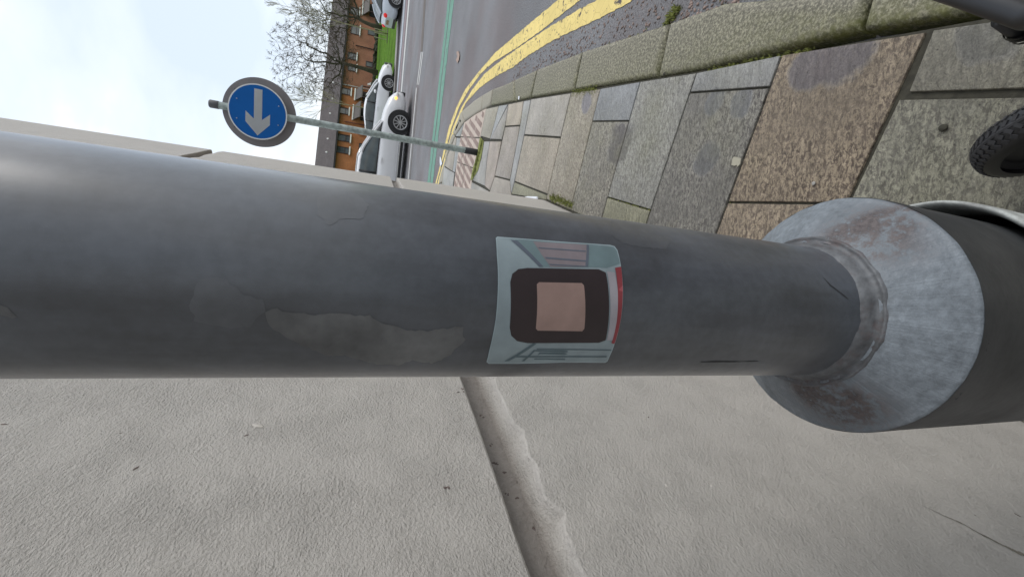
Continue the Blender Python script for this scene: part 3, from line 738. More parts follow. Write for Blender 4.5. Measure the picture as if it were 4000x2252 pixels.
# dirt and chips lodged along the lower lip of the groove
bmc = bmesh.new(); bmd = bmesh.new()
def blob(bm, s, z, out, r, fl=.35, stretch=1.0):
    p = wp(s, z, out)
    rot = Matrix((WD, Vector((0, 0, 1)), WN)).transposed().to_4x4()
    mt = Matrix.Translation(p) @ rot @ Matrix.Rotation(random.uniform(0, 3), 4, 'Z') @ Matrix.Diagonal((r*stretch, r, r*fl, 1))
    r_ = bmesh.ops.create_icosphere(bm, subdivisions=2, radius=1, matrix=mt)
    for v in r_['verts']: v.co += Vector([noise.noise(v.co*900+Vector((i*7, 0, 0))) for i in range(3)])*r*.4
def wpix(x, y):
    d = ray(x, y); t = WA/(d.x-WB*d.y); p = C0+d*t; return (p.xy - Vector((WA, 0))).dot(WD.xy), p.z
for x, y in ((1805, 1520), (1790, 1530), (1812, 1528), (1900, 1552), (1896, 1545), (1905, 1490), (1860, 1620), (1876, 1610), (1936, 1655), (1950, 1720), (1958, 1725), (2003, 1840), (2110, 1965), (2115, 1972), (2150, 2180), (2160, 2190), (1745, 1905), (2041, 1852), (1990, 1760)):
    s_, z_ = wpix(x, y); sl = .052*(1-s_/1.059/3.1); g = any(a+.004 < z_-sl < b for a, b in joints)
    for _ in range(3): blob(bmd, s_+random.gauss(0, .0012), z_+random.gauss(0, .0012), (-GD if g else 0), random.uniform(.0006, .0016), .5, random.uniform(1, 2.2))
for x, y, r in ((530, 1828, .0024), (962, 1699, .002), (15, 1656, .002), (2533, 1628, .0018), (3975, 2010, .003), (470, 1400+290, .001), (1000, 1555, .001), (1185, 1925, .001)):
    s_, z_ = wpix(x, y); blob(bmd, s_, z_, 0, r*.55, .3, 2.6)
for x, y, r in ((1005, 1662, .0042), (2545, 1713, .0016), (2555, 1718, .0014), (2605, 1895, .0018), (2822, 1517, .0014), (2780, 1895, .0016)):
    s_, z_ = wpix(x, y); blob(bmc, s_, z_, 0, r, .16, 1.7)
link('dirt_speck', bmd, M['chip'], wall, smooth=True)
link('render_chip', bmc, M['chipw'], wall, smooth=True)
# damp stain running along the lower wall
bmx = bmesh.new(); pts = [(3600, 1972), (3690, 2015), (3760, 2045), (3830, 2085), (3900, 2120), (3960, 2150), (4000, 2168), (4120, 2215)]
wdt = [.0005, .0012, .0026, .0036, .0042, .0052, .006, .006]
rowp = []
for i in range(len(pts)-1):
    for k in range(10):
        f = k/10; rowp.append((pts[i][0]+(pts[i+1][0]-pts[i][0])*f, pts[i][1]+(pts[i+1][1]-pts[i][1])*f, wdt[i]+(wdt[i+1]-wdt[i])*f))
pr = None
for x, y, w_ in rowp:
    s_, z_ = wpix(x, y); j1, j2 = random.uniform(.4, 1.5), random.uniform(.4, 1.5)
    a = bmx.verts.new(wp(s_+w_*j1, z_, .0006)); b = bmx.verts.new(wp(s_-w_*j2, z_, .0006))
    if pr: bmx.faces.new((pr[0], pr[1], b, a))
    pr = (a, b)
link('stain', bmx, M['stain'], wall)

# ================================================================ LAMP COLUMN
lc = empty('lamp_column', (PAX.x, PAX.y, 0))
tag(lc, 'dark grey metal lamp column close to the camera with a stepped worn collar', 'lamp column')
Z1, Z2, BR = 1.157, 1.123, .083
def wobw(r, z, a):
    k = noise.noise(Vector((math.cos(a)*5, math.sin(a)*5, z*60)))
    k2 = noise.noise(Vector((math.cos(a)*17, math.sin(a)*17, z*120)))
    return r + k*.0010 + k2*.0004, z + k*.0008 + k2*.0004
bm = bmesh.new(); lathe(bm, [(PR, 1.150+i*(6.5-1.15)/30) for i in range(31)], 96); bm.faces.new([v for v in bm.verts if v.co.z > 6.49]); link('shaft', bm, M['shaft'], lc, smooth=True, auto=60)
bm = bmesh.new()
lathe(bm, [(PR-.002, Z1+.006), (PR+.0003, Z1+.0045), (PR+.0016, Z1+.0022), (PR+.0026, Z1-.0010), (PR+.0028, Z1-.0042), (PR+.0040, Z1-.0060), (PR+.0058, Z1-.0064), (PR+.0068, Z1-.0058), (PR+.0076, Z1-.0066), (PR+.0082, Z1-.0095)], 160, wob=wobw)
link('weld', bm, M['weld'], lc, smooth=True)
bm = bmesh.new()
def wobs(r, z, a):
    k = noise.noise(Vector((math.cos(a)*9, math.sin(a)*9, r*90))); return r + k*.0003, z+k*.0006
prof = [(PR+.004, Z1-.006)]
for i in range(1, 15):
    f = i/14; prof.append((PR+.007+(BR-.0025-PR-.007)*f, Z1-.0068 - (Z1-.0068-Z2-.0015)*(f**1.12)))
prof += [(BR-.0014, Z2+.0010), (BR-.0006, Z2+.0001), (BR-.0001, Z2-.0014)]
lathe(bm, prof, 160, wob=wobs)
rl = bm.loops.layers.float_color.new('rust')
rspots = [(at(3290, 915, 1.148), .020, 1.0), (at(3370, 955, 1.15), .014, 1.0), (at(3500, 850, 1.133), .013, 1.0), (at(3430, 880, 1.135), .016, .6), (at(3560, 980, 1.135), .012, .5), (at(3160, 1500, 1.15), .014, 1.0), (at(3230, 1560, 1.14), .018, .9), (at(3330, 1600, 1.135), .017, .8), (at(3420, 1570, 1.135), .013, .45), (at(3200, 1530, 1.14), .03, .4)]
for f in bm.faces:
    for lp in f.loops:
        p = lp.vert.co + Vector((PAX.x, PAX.y, 0)); r_ = min(1, sum(a_*math.exp(-((p-c_).xy.length/s_)**2*1.3) for c_, s_, a_ in rspots)); lp[rl] = (r_, r_, r_, 1)
link('shoulder', bm, M['shoulder'], lc, smooth=True)
bm = bmesh.new(); lathe(bm, [(BR, Z2-.0012), (BR+.0002, Z2-.003), (BR, 1.09), (BR, 1.0), (BR, .5), (BR, -.02)], 128); link('base', bm, M['low'], lc, smooth=True, auto=60)
bm = bmesh.new(); sc_ = (.0085, .0, 0)
lathe(bm, [(.0815, .97), (.0815, 1.010), (.0822, 1.0155), (.0840, 1.0195), (.0860, 1.0185), (.0866, 1.014), (.0868, 1.006), (.0868, .9), (.0868, -.02)], 128, centre=sc_, wob=lambda r, z, a: (r+noise.noise(Vector((math.cos(a)*4, math.sin(a)*4, z*20)))*.0006, z+noise.noise(Vector((math.cos(a)*3, math.sin(a)*3, 5)))*.0015 if z > .98 else z))
link('sleeve', bm, M['sleeve'], lc, smooth=True)
def cp(a, z, r): return Vector((r*math.sin(a), -r*math.cos(a), z))
def patch(name, px, mat, lift=.0002, r=PR, parent=lc, jit=0.0):
    """film stuck on the column; outline traced, filled on a grid that follows the curve"""
    out = [cyl(x, y, r) for x, y in px]
    pts = [(a*r, z) for a, z in out]
    bm = bmesh.new(); vs = []
    n = len(pts); fine = []
    for i in range(n):
        p, q = Vector(pts[i]), Vector(pts[(i+1) % n]); k = max(1, int((q-p).length/.0015))
        for j in range(k):
            w_ = p.lerp(q, j/k); nn = Vector((q.y-p.y, p.x-q.x)); nn = nn.normalized() if nn.length else nn
            w_ = w_ + nn*noise.noise(Vector((w_.x*400, w_.y*400, 2)))*jit; fine.append(w_)
    vs = [bm.verts.new((w_.x, w_.y, 0)) for w_ in fine]
    es = [bm.edges.new((vs[i], vs[(i+1) % len(vs)])) for i in range(len(vs))]
    bmesh.ops.triangle_fill(bm, use_beauty=True, use_dissolve=False, edges=es)
    # cut in vertical strips so the film bends with the column
    xs = [v.co.x for v in bm.verts]; x0, x1 = min(xs), max(xs); st = r*R(3.0); x = x0+st
    while x < x1:
        bmesh.ops.bisect_plane(bm, geom=bm.verts[:]+bm.edges[:]+bm.faces[:], plane_co=(x, 0, 0), plane_no=(1, 0, 0)); x += st
    for v in bm.verts: v.co = cp(v.co.x/r, v.co.y, r+lift)
    bmesh.ops.recalc_face_normals(bm, faces=bm.faces)
    f = bm.faces[:][0]
    if f.normal.dot(Vector((f.calc_center_median().x, f.calc_center_median().y, 0))) < 0: bmesh.ops.reverse_faces(bm, faces=bm.faces)
    return link(name, bm, mat, parent, smooth=True)
def g6(x, y): return (600+x/1.981, 1000+y/1.981)
patch('glue_residue', [g6(*p) for p in ((875, 440), (910, 400), (960, 395), (1000, 430), (1120, 445), (1250, 455), (1400, 435), (1560, 455), (1670, 458), (1750, 505), (1860, 535), (1960, 575), (2150, 575), (2300, 548), (2390, 548), (2410, 640), (2300, 760), (2150, 830), (2000, 800), (1900, 840), (1700, 830), (1600, 800), (1480, 765), (1350, 770), (1200, 710), (1050, 640), (960, 590), (880, 520))], M['residue'], .00012, jit=.0011)
patch('glue_residue', [g6(*p) for p in ((310, 260), (360, 180), (500, 150), (600, 210), (700, 300), (850, 330), (860, 420), (740, 540), (600, 560), (450, 520), (310, 500), (280, 380))], M['residue2'], .0001, jit=.0014)
patch('glue_residue', [(1235, 770), (1300, 745), (1400, 760), (1440, 800), (1420, 850), (1330, 860), (1290, 880), (1240, 840)], M['residue2'], .00008, jit=.0014)
patch('glue_residue', [(2385, 860), (2470, 850), (2560, 880), (2620, 930), (2600, 975), (2500, 965), (2430, 950), (2380, 910)], M['residue2'], .00008, jit=.0014)
patch('glue_residue', [(0, 1190), (30, 1200), (68, 1238), (50, 1242), (0, 1228)], M['residue'], .00008, jit=.0004)
for l in ([(2735, 1411), (2800, 1408), (2900, 1410), (2960, 1407), (2962, 1410), (2850, 1413), (2740, 1414)], [(2838, 601), (2870, 596), (2915, 601), (2945, 599), (2960, 605), (2915, 608), (2865, 605), (2840, 608)], [(3212, 1080), (3245, 1112), (3318, 1170), (3320, 1174), (3280, 1144), (3240, 1114)]):
    patch('scuff', l, M['scuff'], .00015, jit=.0003)
for l in ([(3858, 1275), (3866, 1275), (3862, 1330), (3848, 1385), (3844, 1380), (3856, 1330)], [(3706, 1570), (3755, 1520), (3770, 1500), (3764, 1525), (3735, 1560), (3708, 1574)]):
    patch('scuff', l, M['scuff'], .00015, r=BR, jit=.0003)

# ---- the sticker: a printed scene; the figure printed on it is left out and plain shapes of its colours stand in
stk = empty('sticker', (PAX.x, PAX.y, 0))
tag(stk, 'square sticker with pale blue background and dark, pink and red shapes on the lamp column', 'sticker')
def smat(n, c): return simple('sticker_'+n, c, .45, var=.14, sc=70)
S = dict(bg=smat('pale', (.26, .32, .345)), teal=smat('teal', (.15, .215, .23)), dk=smat('slate', (.095, .14, .16)), pk=smat('mauve', (.22, .19, .205)), ln=smat('line', (.105, .125, .16)),
         br=smat('dark', (.030, .020, .022)), sk=smat('peach', (.34, .23, .20)), rd=smat('red', (.26, .045, .055)), wh=smat('white', (.36, .34, .37)), rim=smat('rim', (.32, .40, .43)))
def g8(x, y): return (1700+x/2.231, 850+y/2.231)
SR = PR
def sp(name, l, mat, lift): return patch(name, [g8(*p) for p in l], mat, lift, parent=stk)
sp('backing', [(526, 180), (540, 168), (800, 188), (1100, 212), (1400, 232), (1520, 240), (1560, 252), (1585, 285), (1612, 400), (1630, 560), (1634, 700), (1620, 850), (1600, 960), (1560, 1100), (1520, 1200), (1500, 1245), (1480, 1258), (1300, 1256), (1100, 1256), (900, 1262), (700, 1266), (465, 1266), (446, 1250), (470, 1150), (500, 1020), (525, 880), (540, 700), (545, 500), (535, 330)], S['rim'], .00030)
sp('print_background', [(534, 188), (545, 176), (800, 196), (1100, 220), (1400, 240), (1520, 248), (1552, 258), (1577, 288), (1604, 402), (1622, 560), (1626, 700), (1612, 850), (1592, 960), (1552, 1098), (1512, 1196), (1494, 1237), (1478, 1250), (1300, 1248), (1100, 1248), (900, 1254), (700, 1258), (470, 1258), (456, 1246), (478, 1150), (508, 1020), (533, 880), (548, 700), (553, 500), (543, 330)], S['bg'], .00036)
sp('print_wall', [(560, 190), (690, 196), (900, 430), (1300, 430), (1490, 440), (1606, 402), (1577, 288), (1552, 258), (1400, 240), (1100, 220), (800, 196)], S['teal'], .00042)
sp('print_window', [(850, 212), (1315, 240), (1305, 430), (1000, 430), (920, 320)], S['pk'], .00048)
for l in ([(655, 200), (715, 206), (935, 425), (905, 430)], [(1315, 240), (1334, 241), (1326, 430), (1302, 430)], [(895, 262), (1308, 292), (1308, 302), (900, 272)], [(950, 345), (1312, 375), (1312, 387), (962, 360)], [(985, 405), (1300, 422), (1300, 430), (1000, 416)]):
    sp('print_line', l, S['ln'], .00054)
for l in ([(600, 1240), (640, 1240), (880, 1090), (850, 1085)], [(750, 1240), (775, 1240), (865, 1155), (1150, 1165), (1150, 1150), (855, 1145)], [(890, 1190), (905, 1165), (1130, 1170), (1150, 1180), (1120, 1186), (910, 1180)], [(690, 1208), (1490, 1208), (1490, 1198), (700, 1196)], [(880, 1140), (1530, 1150), (1532, 1142), (885, 1132)], [(860, 1226), (1130, 1230), (1130, 1220), (862, 1218)]):
    sp('print_line', l, S['dk'], .00054)
# plain stand-in shapes: overlapping rectangles, nothing drawn on them
sp('print_shape', [(650, 560), (668, 490), (720, 450), (800, 440), (1420, 452), (1480, 480), (1492, 540), (1492, 1000), (1480, 1060), (1420, 1082), (800, 1084), (710, 1066), (660, 1020), (646, 950)], S['br'], .00060)
sp('print_shape', [(880, 580), (900, 562), (1270, 570), (1290, 590), (1294, 960), (1276, 982), (890, 976), (872, 958)], S['sk'], .00066)
sp('print_shape', [(1490, 470), (1560, 480), (1580, 600), (1585, 900), (1560, 1060), (1490, 1060)], S['wh'], .00066)
sp('print_shape', [(1560, 440), (1612, 430), (1624, 560), (1626, 700), (1614, 850), (1594, 960), (1556, 1090), (1530, 1085), (1575, 900), (1585, 700), (1578, 560)], S['rd'], .00072)

# ================================================================ ROAD SIGN
SB = Vector((1.738, 5.53, 0))
rs = empty('road_sign', SB); tag(rs, 'round blue road sign with white arrow on a galvanised post with a black foot', 'road sign')
bm = bmesh.new(); lathe(bm, [(.0385, z) for z in (.16, .5, 1, 1.5, 2, 2.5, 2.90)], 40); link('post', bm, M['galv'], rs, smooth=True)
bm = bmesh.new(); lathe(bm, [(.041, -.01), (.0412, .165+.0), (.0385, .168)], 40, wob=lambda r, z, a: (r, z+(noise.noise(Vector((math.cos(a)*3, math.sin(a)*3, 1)))*.02 if z > .1 else 0))); link('black_foot', bm, M['black'], rs, smooth=True)
bm = bmesh.new(); lathe(bm, [(.041, 2.885), (.042, 2.89), (.042, 2.965), (.034, 2.975), (.0005, 2.976)], 32); link('post_cap', bm, M['cap'], rs, smooth=True, auto=40)
PHI = R(-15); e_ = Vector((math.cos(PHI), math.sin(PHI), 0)); n_ = Vector((math.sin(PHI), -math.cos(PHI), 0)); zz = Vector((0, 0, 1))
def disc(bm, c, r0, r1, thick, n=72, both=True):
    rot = Matrix((e_, zz, n_)).transposed()
    ring = [[bm.verts.new(c + rot @ Vector((rr*math.cos(2*math.pi*k/n), rr*math.sin(2*math.pi*k/n), d))) for k in range(n)] for rr, d in ((r1, 0), (r1, thick), (r0, thick)) if rr > 0]
    for a, b in zip(ring, ring[1:]):
        for k in range(n): bm.faces.new((a[k], a[(k+1) % n], b[(k+1) % n], b[k]))
    bm.faces.new(ring[-1] if r0 <= 0 else ring[-1]); bm.faces.new(list(reversed(ring[0])))
SC = Vector((0, 0, 2.505))
cf = SC + n_*.062; cb = SC - n_*.052
bm = bmesh.new(); disc(bm, cb - n_*.006, .362, .364, .006); link('back_plate', bm, M['signback'], rs, smooth=True, auto=30)
bm = bmesh.new(); disc(bm, cf, .284, .286, .004); link('sign_border', bm, M['signwhite'], rs, smooth=True, auto=30)
bm = bmesh.new(); disc(bm, cf+n_*.004, .272, .273, .002); link('sign_face', bm, M['blue'], rs, smooth=True, auto=30)
bm = bmesh.new()
def ap(a, b): return cf + n_*.0075 - e_*a + zz*b
ar = [(.245, 0), (.115, .118), (.005, .118), (.075, .038), (-.235, .038), (-.235, -.040), (.075, -.040), (.005, -.118), (.115, -.118)]
bm.faces.new([bm.verts.new(ap(a, b)) for a, b in ar]); bmesh.ops.extrude_face_region(bm, geom=bm.faces[:]); bm.normal_update()
link('arrow', bm, M['signwhite'], rs)
bm = bmesh.new()
for a in (-.10, .10):
    for b in (-.2, .2): 
        mt = Matrix.Translation(cf + n_*.007 + e_*a + zz*b) @ Matrix.Diagonal((.007, .007, .007, 1)); bmesh.ops.create_icosphere(bm, subdivisions=2, radius=1, matrix=mt)
        link('rivet', bm, M['bolt'], rs, smooth=True); bm = bmesh.new()
bm.free()
for b in (-.2, .2):
    bm = bmesh.new(); rot = Matrix((e_, n_, zz)).transposed()
    box(bm, SC + n_*.047 + zz*b, (.40, .022, .016), rot); box(bm, SC + n_*.047 + zz*(b+.022), (.40, .022, .005), rot)
    lathe(bm, [(.0405, b-.02), (.0405, b+.02)], 24, centre=SC); link('bracket', bm, M['cap'], rs)

# ================================================================ TERRACE ACROSS THE ROAD
def fpos(s, z, out=0.0): 
    p = FO + FD*s + FN*out; return Vector((p.x, p.y, z))
frot = Matrix((FD, FN, Vector((0, 0, 1)))).transposed()
EZ, RZH, DEP = 4.12, None, 4.0
rz1 = fac(1236, 637, DEP)[1]; rz2 = fac(1272, 208, DEP)[1]; RIDGE = (rz1+rz2)/2
BZ = -.2
sA0 = -24.0; sAB = fac(1400, 486)[0]; sBC = fac(1400, 345)[0]; sCD = fac(1430, 190)[0]; sDE = fac(1430, -60)[0]
def house(s0, s1, wallmat, label):
    h = empty('terraced_house', fpos((s0+s1)/2, 0)); h.rotation_euler = (0, 0, R(20)); tag(h, label, 'house', 'terraced brick houses across the road')
    c = h.location
    def L_(s, z, o): return Vector((s-(s0+s1)/2, -o, z))
    bm = bmesh.new(); w_ = s1-s0
    box(bm, L_((s0+s1)/2, (EZ+BZ)/2, -DEP), (w_-.02, 2*DEP, EZ-BZ)); link('wall', bm, wallmat, h)
    # roof with stepped tile courses
    bm = bmesh.new(); n = 17; run = DEP+.35; rise = RIDGE-EZ
    for side in (1, -1):
        prev = None
        for i in range(n):
            y0 = -.35 + run*i/n; y1 = -.35+run*(i+1)/n
            z0 = EZ+rise*i/n; z1 = EZ+rise*(i+1)/n
            rows = []
            for (yy, zz_) in ((y0, z0+.055), (y1, z1+.005)):
                Y = yy if side == 1 else 2*DEP-yy
                rows.append([bm.verts.new((-w_/2, Y, zz_)), bm.verts.new((w_/2, Y, zz_))])
            if prev: bm.faces.new((prev[0], prev[1], rows[0][1], rows[0][0]))
            bm.faces.new((rows[0][0], rows[0][1], rows[1][1], rows[1][0])); prev = rows[1]
    for x in (-w_/2+.001, w_/2-.001):
        bm.faces.new([bm.verts.new(q) for q in ((x, -.33, EZ+.02), (x, 2*DEP+.33, EZ+.02), (x, DEP, RIDGE))])
    rf = link('roof', bm, M['tiles'], h)
    bm = bmesh.new(); box(bm, (0, -.36, EZ-.06), (w_, .06, .20)); box(bm, (0, -.18, EZ-.12), (w_, .34, .03)); link('fascia', bm, M['fascia'], rf)
    return h, (s0+s1)/2
def local(hs, s, z, o): return Vector((s-hs[1], -o, z))
def window(hs, x0, x1, y0, y1, sill=True, pane2=True):
    """x0..x1 top to sill, y0..y1 right to left, in the photograph"""
    s0, zt = fac(x0, (y0+y1)/2); _, zb = fac(x1, (y0+y1)/2)
    sa = fac((x0+x1)/2, y1)[0]; sb = fac((x0+x1)/2, y0)[0]; ww = sb-sa; hh = zt-zb; sc = (sa+sb)/2; zc = (zt+zb)/2
    bm = bmesh.new(); b_ = .09
    for (dx, dz, sx, sz) in ((-ww/2+b_/2, 0, b_, hh), (ww/2-b_/2, 0, b_, hh), (0, hh/2-b_/2, ww-2*b_, b_), (0, -hh/2+b_/2, ww-2*b_, b_)):
        box(bm, local(hs, sc+dx, zc+dz, .02), (sx, .10, sz))
    if pane2: box(bm, local(hs, sc, zc-hh*.16, .02), (ww-2*b_, .08, .07))
    f = link('window', bm, M['wframe'], hs[0])
    bm = bmesh.new(); box(bm, local(hs, sc, zc, -.0), (ww-.1, .03, hh-.1)); link('pane', bm, M['glass'], f)
    if sill:
        bm = bmesh.new(); box(bm, local(hs, sc, zb-.08, .09), (ww+.22, .2, .15)); link('sill', bm, M['white'], f)
    return f
def pipe(hs, a, b, mat, r=.05, out=.12):
    s0, z0 = fac(*a); s1, z1 = fac(*b); bm = bmesh.new()
    s_ = (s0+s1)/2
    tube(bm, [local(hs, s_, z0, out), local(hs, s_, z1, out)], r, 10); return link('downpipe', bm, mat, hs[0], smooth=True, auto=40)
def porch(hs, x0, y0, y1, deepcol='dark'):
    """lean-to porch: white fascia board, slate slope, dark recess, posts"""
    sa = fac(x0, y1)[0]; sb = fac(x0, y0)[0]; zt = fac(x0, (y0+y1)/2)[1]; sc = (sa+sb)/2; ww = sb-sa
    bm = bmesh.new()
    z1 = zt; z0 = zt-.72
    v = [bm.verts.new(local(hs, *q)) for q in ((sa+.1, z1, .03), (sb-.1, z1, .03), (sb+.05, z0, 1.0), (sa-.05, z0, 1.0), (sa+.1, z1-.12, .03), (sb-.1, z1-.12, .03), (sb+.05, z0-.12, 1.0), (sa-.05, z0-.12, 1.0))]
    for f in ((0, 1, 2, 3), (4, 7, 6, 5), (0, 3, 7, 4), (1, 5, 6, 2), (3, 2, 6, 7), (0, 4, 5, 1)): bm.faces.new([v[i] for i in f])
    p = link('porch', bm, M['porch'], hs[0])
    bm = bmesh.new(); box(bm, local(hs, sc, z1+.08, .08), (ww+.05, .16, .16)); link('white_board', bm, M['white'], p)
    bm = bmesh.new(); hgt = (z0-.14)-BZ; box(bm, local(hs, sc, BZ+hgt/2, .03), (ww*.86, .05, hgt)); link('porch_shade', bm, M['dark'], p)  # near-black panel stands in for the shade under the porch
    for q in (sa+.06, sb-.06):
        bm = bmesh.new(); box(bm, local(hs, q, BZ+hgt/2, .9), (.10, .10, hgt)); link('porch_post', bm, M['wframe'], p)
    return p
HA = house(sA0, sAB, M['orange'], 'orange brick house at the left end of the terrace behind the silver car')
HB = house(sAB, sBC, M['orange'], 'brick house between the red and the pale downpipe')
HC = house(sBC, sCD, M['brown'], 'brown brick house behind the large bare tree')
HD = house(sCD, sDE+4, M['brown'], 'brown brick house at the right edge behind the leaning tree')
window(HA, 1314, 1363, 574, 600); window(HA, 1316, 1367, 526, 553); window(HA, 1401, 1432, 562, 587, False, False)
window(HB, 1326, 1362, 421, 447); window(HB, 1333, 1370, 345, 371)
window(HC, 1357, 1392, 207, 234); window(HC, 1358, 1391, 253, 279, True, False); window(HC, 1428, 1467, 243, 264, False, True)
window(HD, 1370, 1404, 100, 136); window(HD, 1368, 1403, 30, 60); window(HD, 1436, 1470, 120, 140, False, False)
porch(HB, 1381, 411, 470); porch(HB, 1389, 349, 394); porch(HD, 1419, 5, 62)
pipe(HA, (1346, 474), (1441, 497), M['redpipe'], .06); pipe(HB, (1318, 328), (1464, 357), M['greypipe'], .06); pipe(HC, (1388, 187), (1474, 193), M['dark'], .06)
for hs, pts in ((HA, ((1280, 601), (1285, 549))), (HB, ((1294, 450), (1303, 397))), (HC, ((1306, 330), (1314, 240)))):
    for (x, y) in pts:
        s_, z_ = fac(x, y, 1.6); f = (z_-EZ)/(RIDGE-EZ); bm = bmesh.new()
        mt = Matrix.Translation(local(hs, s_, z_+.10, -f*(DEP+.35)+.35)) @ Matrix.Diagonal((.11, .1, .16, 1)); bmesh.ops.create_icosphere(bm, subdivisions=2, radius=1, matrix=mt); link('roof_vent', bm, M['white'], hs[0], smooth=True)
s_, z_ = fac(1411, 522); bm = bmesh.new(); box(bm, local(HA, s_, z_, .12), (.34, .22, .85)); link('alarm_box', bm, M['red'], HA[0])
for x, y in ((1443, 338), (1436, 378)):
    s_, z_ = fac(x, y); bm = bmesh.new()
    for _ in range(9):
        mt = Matrix.Translation(local(HB, s_+random.uniform(-.2, .2), z_+random.uniform(-.3, .3), .35)) @ Matrix.Diagonal([random.uniform(.07, .16)]*3+[1]); bmesh.ops.create_icosphere(bm, subdivisions=1, radius=1, matrix=mt)
    link('hanging_basket', bm, M['white'], HB[0])
# low dark hedge in front of the terrace, against the lawn
bm = bmesh.new()
for i in range(420):
    s_ = random.uniform(sA0, sDE+3); mt = Matrix.Translation(fpos(s_, .12+random.uniform(-.1, .16), .9+random.uniform(-.25, .25))) @ Matrix.Diagonal((random.uniform(.2, .5), random.uniform(.2, .35), random.uniform(.12, .3), 1))
    r_ = bmesh.ops.create_icosphere(bm, subdivisions=2, radius=1, matrix=mt)
    for v in r_['verts']: v.co += Vector([noise.noise(v.co*4+Vector((k*9, 0, 0))) for k in range(3)])*.14
tag(link('hedge', bm, M['hedge']), 'low dark hedge along the foot of the brick terrace', 'hedge')

# ================================================================ TREES
def grow(segs, p, d, ln, r, lvl, maxl, spread, up, rng, kids=(2, 3)):
    n = 3 if lvl < maxl-1 else 2
    pts = [p.copy()]; rads = [r]
    for i in range(n):
        d = (d + Vector((rng.gauss(0, .13), rng.gauss(0, .13), rng.gauss(0, .09)+up*.05))).normalized()
        p = p + d*(ln/n); pts.append(p.copy()); rads.append(r*(1-.38*(i+1)/n))
    segs.append((lvl, pts, rads))
    if lvl >= maxl: return
    k = rng.choice(kids) + (1 if lvl > 1 else 0)
    for j in range(k):
        f = rng.uniform(.45, 1.0) if j else 1.0
        q = pts[0].lerp(pts[-1], f) if f < 1 else pts[-1]
        idx = min(int(f*n), n-1); q = pts[idx].lerp(pts[idx+1], f*n-idx) if f < 1 else pts[-1]
        ax = Vector((rng.gauss(0, 1), rng.gauss(0, 1), rng.gauss(0, .6))); ax = (ax - d*ax.dot(d)).normalized()
        ang = rng.uniform(.5, 1.0)*spread*(.6 if j == 0 else 1)
        nd = (d*math.cos(ang) + ax*math.sin(ang)); nd.z += up*.12; nd.normalize()
        grow(segs, q, nd, ln*rng.uniform(.62, .86), rads[-1]*(.82 if j == 0 else .62), lvl+1, maxl, spread, up, rng, kids)
import numpy as np
def tree(base, tr, trunk_pts, seed, label, barkm, twigm, crown_c, crown_r, n_pts, limbs):
    """bare tree: limbs reach for points spread through the crown, each joining the nearest wood"""
    t = empty('bare_tree', base); tag(t, label, 'tree'); rng = random.Random(seed)
    tp = [Vector(q) for q in trunk_pts]; n = len(tp)
    bm = bmesh.new(); tube(bm, tp, [tr*(1.3 if i == 0 else 1-.40*i/(n-1)) for i in range(n)], 10)
    root = tp[-1]; P = [root]; par = [-1]
    for a_ in limbs:                              # main limbs
        prev = 0; p = root.copy(); tgt = root+Vector(a_)
        for k in range(1, 7):
            f = k/6; q = root.lerp(tgt, f) + Vector((rng.gauss(0, .12), rng.gauss(0, .12), math.sin(f*3.14)*-.25+rng.gauss(0, .08)))
            P.append(q); par.append(prev); prev = len(P)-1
    pts = []
    while len(pts) < n_pts:
        u = Vector((rng.uniform(-1, 1), rng.uniform(-1, 1), rng.uniform(-1, 1))); l = u.length
        if l > 1: continue
        if rng.random() > .3+.7*l: continue
        w_ = 1+.22*noise.noise(u*2.3+Vector((seed, 0, 0)))
        pts.append(Vector(crown_c)+Vector((u.x*crown_r[0]*w_, u.y*crown_r[1]*w_, u.z*crown_r[2]*w_)))
    pts.sort(key=lambda q: (q-root).length)
    arr = np.zeros((n_pts*5+200, 3)); cst = np.zeros(n_pts*5+200); m_ = len(P)
    for i, q in enumerate(P): arr[i] = q; cst[i] = 0 if i == 0 else cst[par[i]]+(P[i]-P[par[i]]).length
    for q in pts:
        d2 = np.sqrt(((arr[:m_]-np.array(q))**2).sum(1)); outw = cst[:m_]*.12
        j = int(np.argmin(d2+outw)); p = P[j]; L_ = (q-p).length
        k = max(1, min(4, int(L_/.35))); prev = j
        bend = Vector((rng.gauss(0, 1), rng.gauss(0, 1), rng.gauss(0, .5)-.4))*L_*.12
        for s_ in range(1, k+1):
            f = s_/k; w_ = p.lerp(q, f)+bend*math.sin(f*math.pi)
            P.append(w_); par.append(prev); arr[m_] = w_; cst[m_] = cst[prev]+(w_-P[prev]).length; prev = m_; m_ += 1
    N = len(P); load = [0.0]*N; kids_ = [[] for _ in range(N)]
    for i in range(N-1, 0, -1):
        if load[i] == 0: load[i] = 1
        load[par[i]] += load[i]; kids_[par[i]].append(i)
    rr = [max(.011, .0100*load[i]**.49) for i in range(N)]
    bmt_ = bmesh.new()
    for i in range(1, N):
        th = rr[i] > .045
        tube(bm if th else bmt_, [P[par[i]], P[i]], [min(rr[par[i]], rr[i]*1.25), rr[i]], 6 if th else 3, False)
    for i in range(1, N):                         # fine twigs at the ends
        if not kids_[i]:
            d = (P[i]-P[par[i]]).normalized()
            for _ in range(7):
                e_2 = (d+Vector((rng.gauss(0, .55), rng.gauss(0, .55), rng.gauss(.15, .45)))).normalized()*rng.uniform(.25, .6)
                mid_ = P[i]+e_2*.5+Vector((rng.gauss(0, .04),)*3); tube(bmt_, [P[i], mid_, P[i]+e_2], [.012, .010, .008], 3, False)
    link('trunk', bm, barkm, t, smooth=True); link('crown', bmt_, twigm, t)
    return t
def on(x, y, D):                                  # a point at forward distance D on the ray of a pixel
    d = ray(x, y); return C0 + d*(D/d.y)
def vplace(x, y, D):
    p = on(x, y, D); return Vector((p.x, p.y, RZ+.08))
b1 = vplace(1472, 284, 52)
